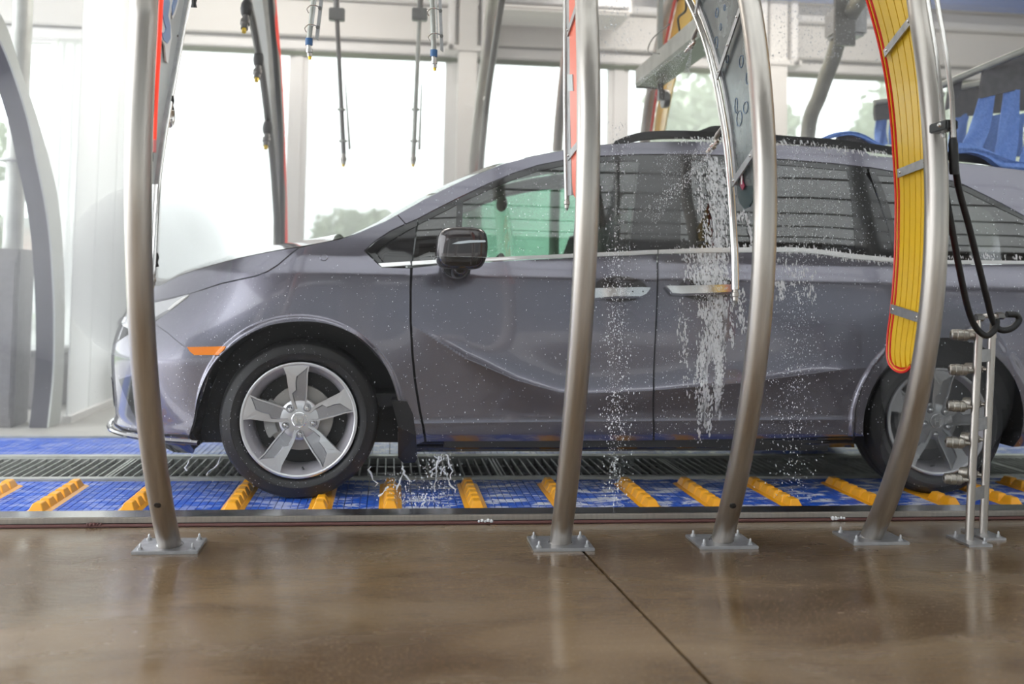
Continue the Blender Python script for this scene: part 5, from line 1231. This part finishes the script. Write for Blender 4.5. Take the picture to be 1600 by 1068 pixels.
b = bmesh.new(); tube(b, [onY(1366, 160, 6.6), onY(1474, 147, 6.6)], .02, 10); tube(b, [onY(1420, 153, 6.6), onY(1420, 153, 6.6)+Vector((0, 0, 1.75))], .02, 10); mk('curtain_rod', b, M['galvanised'], C3)
C4 = empty('wash_cloth', onY(1330, 215, 5.3), 'blue cloth strip arching over the roof rail left of the yellow slats', 'cloth')
cloth(C4, 'cloth_strip', [(1288, 214), (1306, 207), (1330, 205), (1350, 210), (1372, 222), (1392, 230)], [(1291, 219), (1310, 213), (1330, 211), (1347, 216), (1368, 227), (1390, 236)], (5.3,)*6, 'cloth_blue', .05, .004)
cloth(C4, 'cloth_underside', [(1312, 213), (1330, 211), (1346, 216), (1364, 226)], [(1312, 224), (1330, 225), (1346, 227), (1362, 229)], (5.32,)*4, 'cloth_grey', .05, .002)
# ------------------------------------------------------------------ FOAM, BEADS, DROPS, SPRAY, MIST
OCT = ((0, 2, 4), (2, 1, 4), (1, 3, 4), (3, 0, 4), (2, 0, 5), (1, 2, 5), (3, 1, 5), (0, 3, 5))
_ib = bmesh.new(); bmesh.ops.create_icosphere(_ib, subdivisions=1, radius=1.0); IV = [v.co.copy() for v in _ib.verts]; IFc = [tuple(v.index for v in f.verts) for f in _ib.faces]; _ib.free()
def blob(V, F, c, rx, rz, nrm, fl=.35):
    b = len(V); tz = Vector((0, 0, 1)); tx = nrm.cross(tz)
    if tx.length < .1: tx = Vector((1, 0, 0)); tz = nrm.cross(tx)
    tx.normalize(); tz = tx.cross(nrm).normalized()
    for v in IV: V.append(c+tx*(v.x*rx)+tz*(v.z*rz)+nrm*(v.y*min(rx, rz)*fl))
    F.extend(tuple(b+i for i in f) for f in IFc)
def foam_run(strokes, seed, dens_=1.):
    rnd = random.Random(seed); V = []; F = []
    for pts, wd, num in strokes:
        P = [Vector((*p, 0)) for p in pts]; C_ = crom(P, 8) if len(P) > 2 else [P[0].lerp(P[1], k/8) for k in range(9)]
        for _ in range(int(num*dens_)):
            q = rnd.choice(C_)+Vector((rnd.gauss(0, wd), rnd.gauss(0, 3), 0)); u, z = uz(q.x, q.y); r = .0014+.0030*rnd.random()**2
            blob(V, F, SS(u, z, .001), r, r*rnd.uniform(1.5, 4.5), SN(u, z))
    return V, F
strokes = [([(1105, 398), (1102, 420), (1108, 445)], 14, 150), ([(1125, 398), (1122, 430), (1125, 455)], 10, 120), ([(1078, 398), (1086, 425), (1090, 440)], 9, 60),
 ([(1124, 455), (1122, 490), (1120, 530), (1122, 560)], 6.5, 230), ([(1110, 470), (1104, 520), (1098, 545), (1098, 590), (1104, 625)], 4, 190), ([(1121, 545), (1124, 590), (1120, 625)], 4, 140), ([(1098, 480), (1098, 490), (1097, 488)], 4, 25),
 ([(1090, 560), (1088, 600), (1092, 640), (1093, 690)], 2.5, 55), ([(1073, 500), (1071, 560), (1075, 615)], 2.5, 28), ([(1064, 470), (1066, 520), (1063, 560)], 3, 22), ([(1145, 470), (1143, 510), (1145, 545)], 1.8, 30), ([(1155, 450), (1158, 490), (1160, 515)], 4, 45), ([(1211, 440), (1224, 448), (1220, 465)], 3.5, 40), ([(1112, 620), (1110, 650), (1108, 676)], 2, 26),
 ([(1110, 250), (1115, 290), (1118, 330), (1122, 385)], 6, 210), ([(1098, 270), (1094, 310), (1102, 350), (1108, 385)], 4, 90), ([(1128, 260), (1132, 310), (1128, 385)], 5, 120), ([(1148, 345), (1162, 335), (1172, 360), (1174, 388)], 1.5, 70), ([(1214, 400), (1250, 430), (1260, 470)], 14, 60)]
V, F = foam_run(strokes, 3, 2.2); mk('foam_streaks', (V, F), M['foam'], None, True, label='white soap foam running down the sliding door below the nozzle', cat='foam', kind='stuff')
film = mat('foam_film', (.85, .85, .88), .6)
_n = film.node_tree.nodes; _l = film.node_tree.links; _g = _n.new('ShaderNodeNewGeometry'); _m = _n.new('ShaderNodeMapping'); _m.inputs['Scale'].default_value = (70, 70, 12); _l.new(_g.outputs['Position'], _m.inputs[0])
_t2 = _n.new('ShaderNodeTexNoise'); _t2.inputs['Scale'].default_value = 1; _t2.inputs['Detail'].default_value = 6; _l.new(_m.outputs[0], _t2.inputs['Vector'])
_r = _n.new('ShaderNodeMapRange'); _r.inputs[1].default_value = .40; _r.inputs[2].default_value = .68; _r.inputs[3].default_value = 0; _r.inputs[4].default_value = .75; _l.new(_t2.outputs['Fac'], _r.inputs[0]); _l.new(_r.outputs[0], _n['Principled BSDF'].inputs['Alpha'])
for P in ([(1096, 396), (1138, 396), (1136, 430), (1138, 470), (1134, 530), (1130, 560), (1128, 600), (1127, 650), (1120, 653), (1117, 620), (1116, 570), (1110, 566), (1105, 580), (1106, 640), (1104, 668), (1098, 660), (1095, 600), (1094, 560), (1102, 520), (1110, 480), (1098, 450), (1090, 420)],
          [(1106, 250), (1126, 250), (1133, 300), (1134, 386), (1110, 386), (1112, 340), (1104, 300)], [(1084, 398), (1096, 398), (1096, 440), (1090, 452), (1086, 425)]):
    P2 = UZ([(a+random.uniform(-1.5, 1.5), q) for a, q in crom([Vector((*p, 0)) for p in P], 3, True) for a, q in [(a.x, a.y) for a in [Vector((a, q, 0))]]]) if False else UZ([(p.x+random.uniform(-1.2, 1.2), p.y) for p in crom([Vector((*p, 0)) for p in P], 3, True)])
    V_ = skin('foam_film', P2, film, off=.0015, step=.04, gap=0, flange=0, far=False)
edge_ = [([(1215, 391), (1260, 391), (1300, 397), (1350, 404), (1396, 406)], 6, 420), ([(1060, 220), (1100, 220), (1140, 220)], 6, 110), ([(1212, 223), (1240, 223), (1285, 229), (1320, 235)], 5, 120), ([(1330, 234), (1360, 238), (1385, 240)], 4, 60), ([(1485, 400), (1540, 402), (1598, 403)], 6, 60), ([(1040, 391), (1100, 388), (1170, 387)], 6, 70)]
V, F = foam_run(edge_, 5); mk('foam_line', (V, F), M['foam'], None, True, label='white foam gathered along the chrome strip and roof rail foot', cat='foam', kind='stuff')
rnd = random.Random(11); V = []; F = []
for (x0, x1, y0, y1, n_, r0, r1) in ((600, 1020, 425, 680, 420, .0010, .0022), (1030, 1390, 400, 680, 900, .0010, .0026), (655, 1000, 262, 398, 420, .0010, .0022), (1064, 1390, 262, 390, 700, .0010, .0028), (260, 620, 430, 500, 160, .0008, .0018), (1000, 1064, 255, 385, 160, .001, .0022), (1480, 1600, 280, 560, 220, .001, .0028), (670, 1000, 400, 408, 80, .0012, .0025)):
    for _ in range(n_):
        u, z = uz(rnd.uniform(x0, x1), rnd.uniform(y0, y1)); r = r0+(r1-r0)*rnd.random()**3; blob(V, F, SS(u, z, .0), r, r*rnd.uniform(1, 1.6), SN(u, z), .6)
mk('water_beads', (V, F), M['drop'], None, True, label='clear water beads clinging to the van doors and windows', cat='water', kind='stuff')
# falling drops
def fall(cx_, sx_, y0, y1, Y0_, Y1_):
    def f():
        return onY(random.gauss(cx_, sx_), random.uniform(y0, y1), random.uniform(Y0_, Y1_))
    return f
D1 = [(fall(966, 14, 190, 790, 4.25, 4.6), 1500, .0008, .0032), (fall(960, 9, 380, 780, 4.2, 4.5), 500, .001, .0038)]
def dropset(L_, label):
    V = []; F = []
    for f, n_, a, c in L_:
        v, q = drops(n_, f, a, c); b = len(V); V += v; F += [tuple(b+i for i in t) for t in q]
    mk('falling_water', (V, F), M['drop'], None, False, label=label, cat='water', kind='stuff')
dropset(D1, 'curtain of falling drops just right of the coral-lit arch')
dropset([(fall(1242, 20, 215, 780, 4.15, 4.5), 1700, .0008, .003), (fall(1290, 40, 200, 420, 4.2, 4.6), 700, .0008, .0026)], 'curtain of falling drops just right of the bubble panel arch')
dropset([(fall(1075, 70, 240, 700, 4.2, 4.7), 1300, .0006, .0024)], 'loose spray drops in front of the sliding door')
dropset([(fall(690, 300, 430, 780, 4.2, 4.8), 260, .0008, .0024), (fall(310, 110, 380, 760, 4.3, 4.7), 900, .0005, .0016), (fall(470, 120, 500, 770, 4.3, 4.8), 500, .0006, .0018)], 'fine drops in front of the nose and front wheel')
dropset([(fall(968, 22, -5, 90, 5.5, 6.5), 700, .001, .0045), (fall(1250, 60, -5, 100, 5.0, 6.2), 1800, .001, .004)], 'drops falling from above, over the van roof')
dropset([(fall(1500, 60, 430, 780, 4.2, 4.7), 500, .0008, .0026)], 'spray drops in front of the rear wheel')
# splashes where water leaves the sill
rnd = random.Random(4); b = bmesh.new()
for (x0, y0, x1, y1, Y) in ((686, 712, 676, 768, 4.85), (690, 712, 672, 745, 4.85), (700, 710, 706, 748, 4.85), (668, 770, 658, 790, 4.7), (694, 735, 712, 770, 4.8), (605, 760, 595, 775, 4.8), (682, 712, 690, 740, 4.85), (350, 708, 322, 742, 4.9), (296, 708, 290, 735, 4.9), (632, 735, 618, 765, 4.8), (628, 728, 640, 752, 4.8), (576, 668+60, 588, 760, 4.9)):
    P = [onY(x0+(x1-x0)*t+rnd.gauss(0, 2), y0+(y1-y0)*t, Y) for t in np.linspace(0, 1, 7)]; tube(b, P, .003, 6, taper=[rnd.uniform(.001, .0055) for _ in P])
me_ = mk('water_splash', b, M['drop'], None, True, label='clear splashing runs of water under the front door sill', cat='water', kind='stuff')
dropset([(fall(684, 16, 708, 780, 4.75, 4.9), 420, .001, .004), (fall(625, 14, 735, 785, 4.7, 4.9), 160, .001, .0035), (fall(655, 24, 770, 796, 4.6, 4.8), 220, .001, .004)], 'splash drops below the front door behind the front wheel')
# fan sprays
def fan(tip, pts, Yt, Ys, m, label):
    a = onY(*tip, Yt); P = [onY(x, y, Y) for (x, y), Y in zip(pts, Ys)]; V = [a+Vector((0, -.004, 0)), a+Vector((0, .004, 0))]; F = []; n = len(P)
    for p in P: V.append(p+Vector((0, -.02, 0)))
    for p in P: V.append(p+Vector((0, .02, 0)))
    for i in range(n-1): F.append((0, 2+i, 3+i)); F.append((1, 3+n+i, 2+n+i))
    F.append((0, 1, 2+n, 2)); F.append((0, 2+n-1, 1+2*n, 1))
    mk('spray_fan', (V, F), M[m], None, False, label=label, cat='water', kind='stuff')
def jet(tip, Yt, Ye, a0, a1, L0, L1, n_, ra, rb, label):
    def f():
        t = random.random()**.7; a = math.radians(random.uniform(a0, a1)); L_ = L0+(L1-L0)*t
        return onY(tip[0]+math.cos(a)*L_, tip[1]+math.sin(a)*L_, Yt+(Ye-Yt)*t)
    dropset([(f, n_, ra, rb)], label)
jet((1082, 70), 3.8, 4.3, 118, 148, 3, 105, 1500, .0005, .0016, 'thin fan of drops from the upper nozzle of the bubble panel arch')
jet((1082, 70), 3.8, 4.2, 95, 108, 3, 60, 500, .0005, .0016, 'steep edge of the upper water fan by the bubble panel')
jet((1117, 228), 3.72, 4.75, 118, 172, 4, 95, 900, .0006, .0022, 'drops fanning left from the lower nozzle onto the sliding window')
jet((1117, 232), 3.72, 4.75, 128, 140, 4, 150, 700, .0006, .0026, 'bright edge of the lower water jet slanting down the window')
jet((1140, 448), 3.55, 4.6, 150, 185, 2, 60, 260, .0006, .002, 'drops spraying onto the sliding door handle')
# mist
def mist(name, c, r, dens_, label):
    b = bmesh.new(); bmesh.ops.create_icosphere(b, subdivisions=3, radius=1, matrix=Matrix.Translation(c)@Matrix.Diagonal((*r, 1)))
    mk(name, b, volume(name+'_volume', dens_), None, True, label=label, cat='mist', kind='stuff')
mist('spray_mist', onY(235, 425, 4.98), (.40, .36, .42), 1.7, 'white mist hanging before the van nose and headlight')
mist('spray_mist', onY(150, 330, 6.2), (.9, 1.0, .9), .13, 'pale mist beyond the van nose at the left')
mist('spray_mist', onY(1480, 600, 4.5), (.32, .17, .38), 2.4, 'swirling mist in front of the rear wheel')
mist('spray_mist', onY(1455, 700, 4.5), (.24, .14, .18), 2.0, 'mist low beside the rear wheel')
mist('spray_mist', onY(1020, 330, 4.5), (.24, .16, .5), .55, 'mist in front of the windows between the two middle arches')
mist('spray_mist', onY(560, 300, 7.2), (1.3, .7, .8), .35, 'mist rising behind the windscreen')
b = box(-3.6, 5.5, 5.05, 9.3, .02, 4.2); mk('tunnel_haze', b, volume('haze_volume', .075), None, False, label='thin white haze filling the wash tunnel', cat='mist', kind='stuff')
b = box(-2.6, 4.2, 3.9, 5.045, .02, 3.2); mk('tunnel_haze', b, volume('haze_near_volume', .028), None, False, label='thin haze along the near side of the van', cat='mist', kind='stuff')
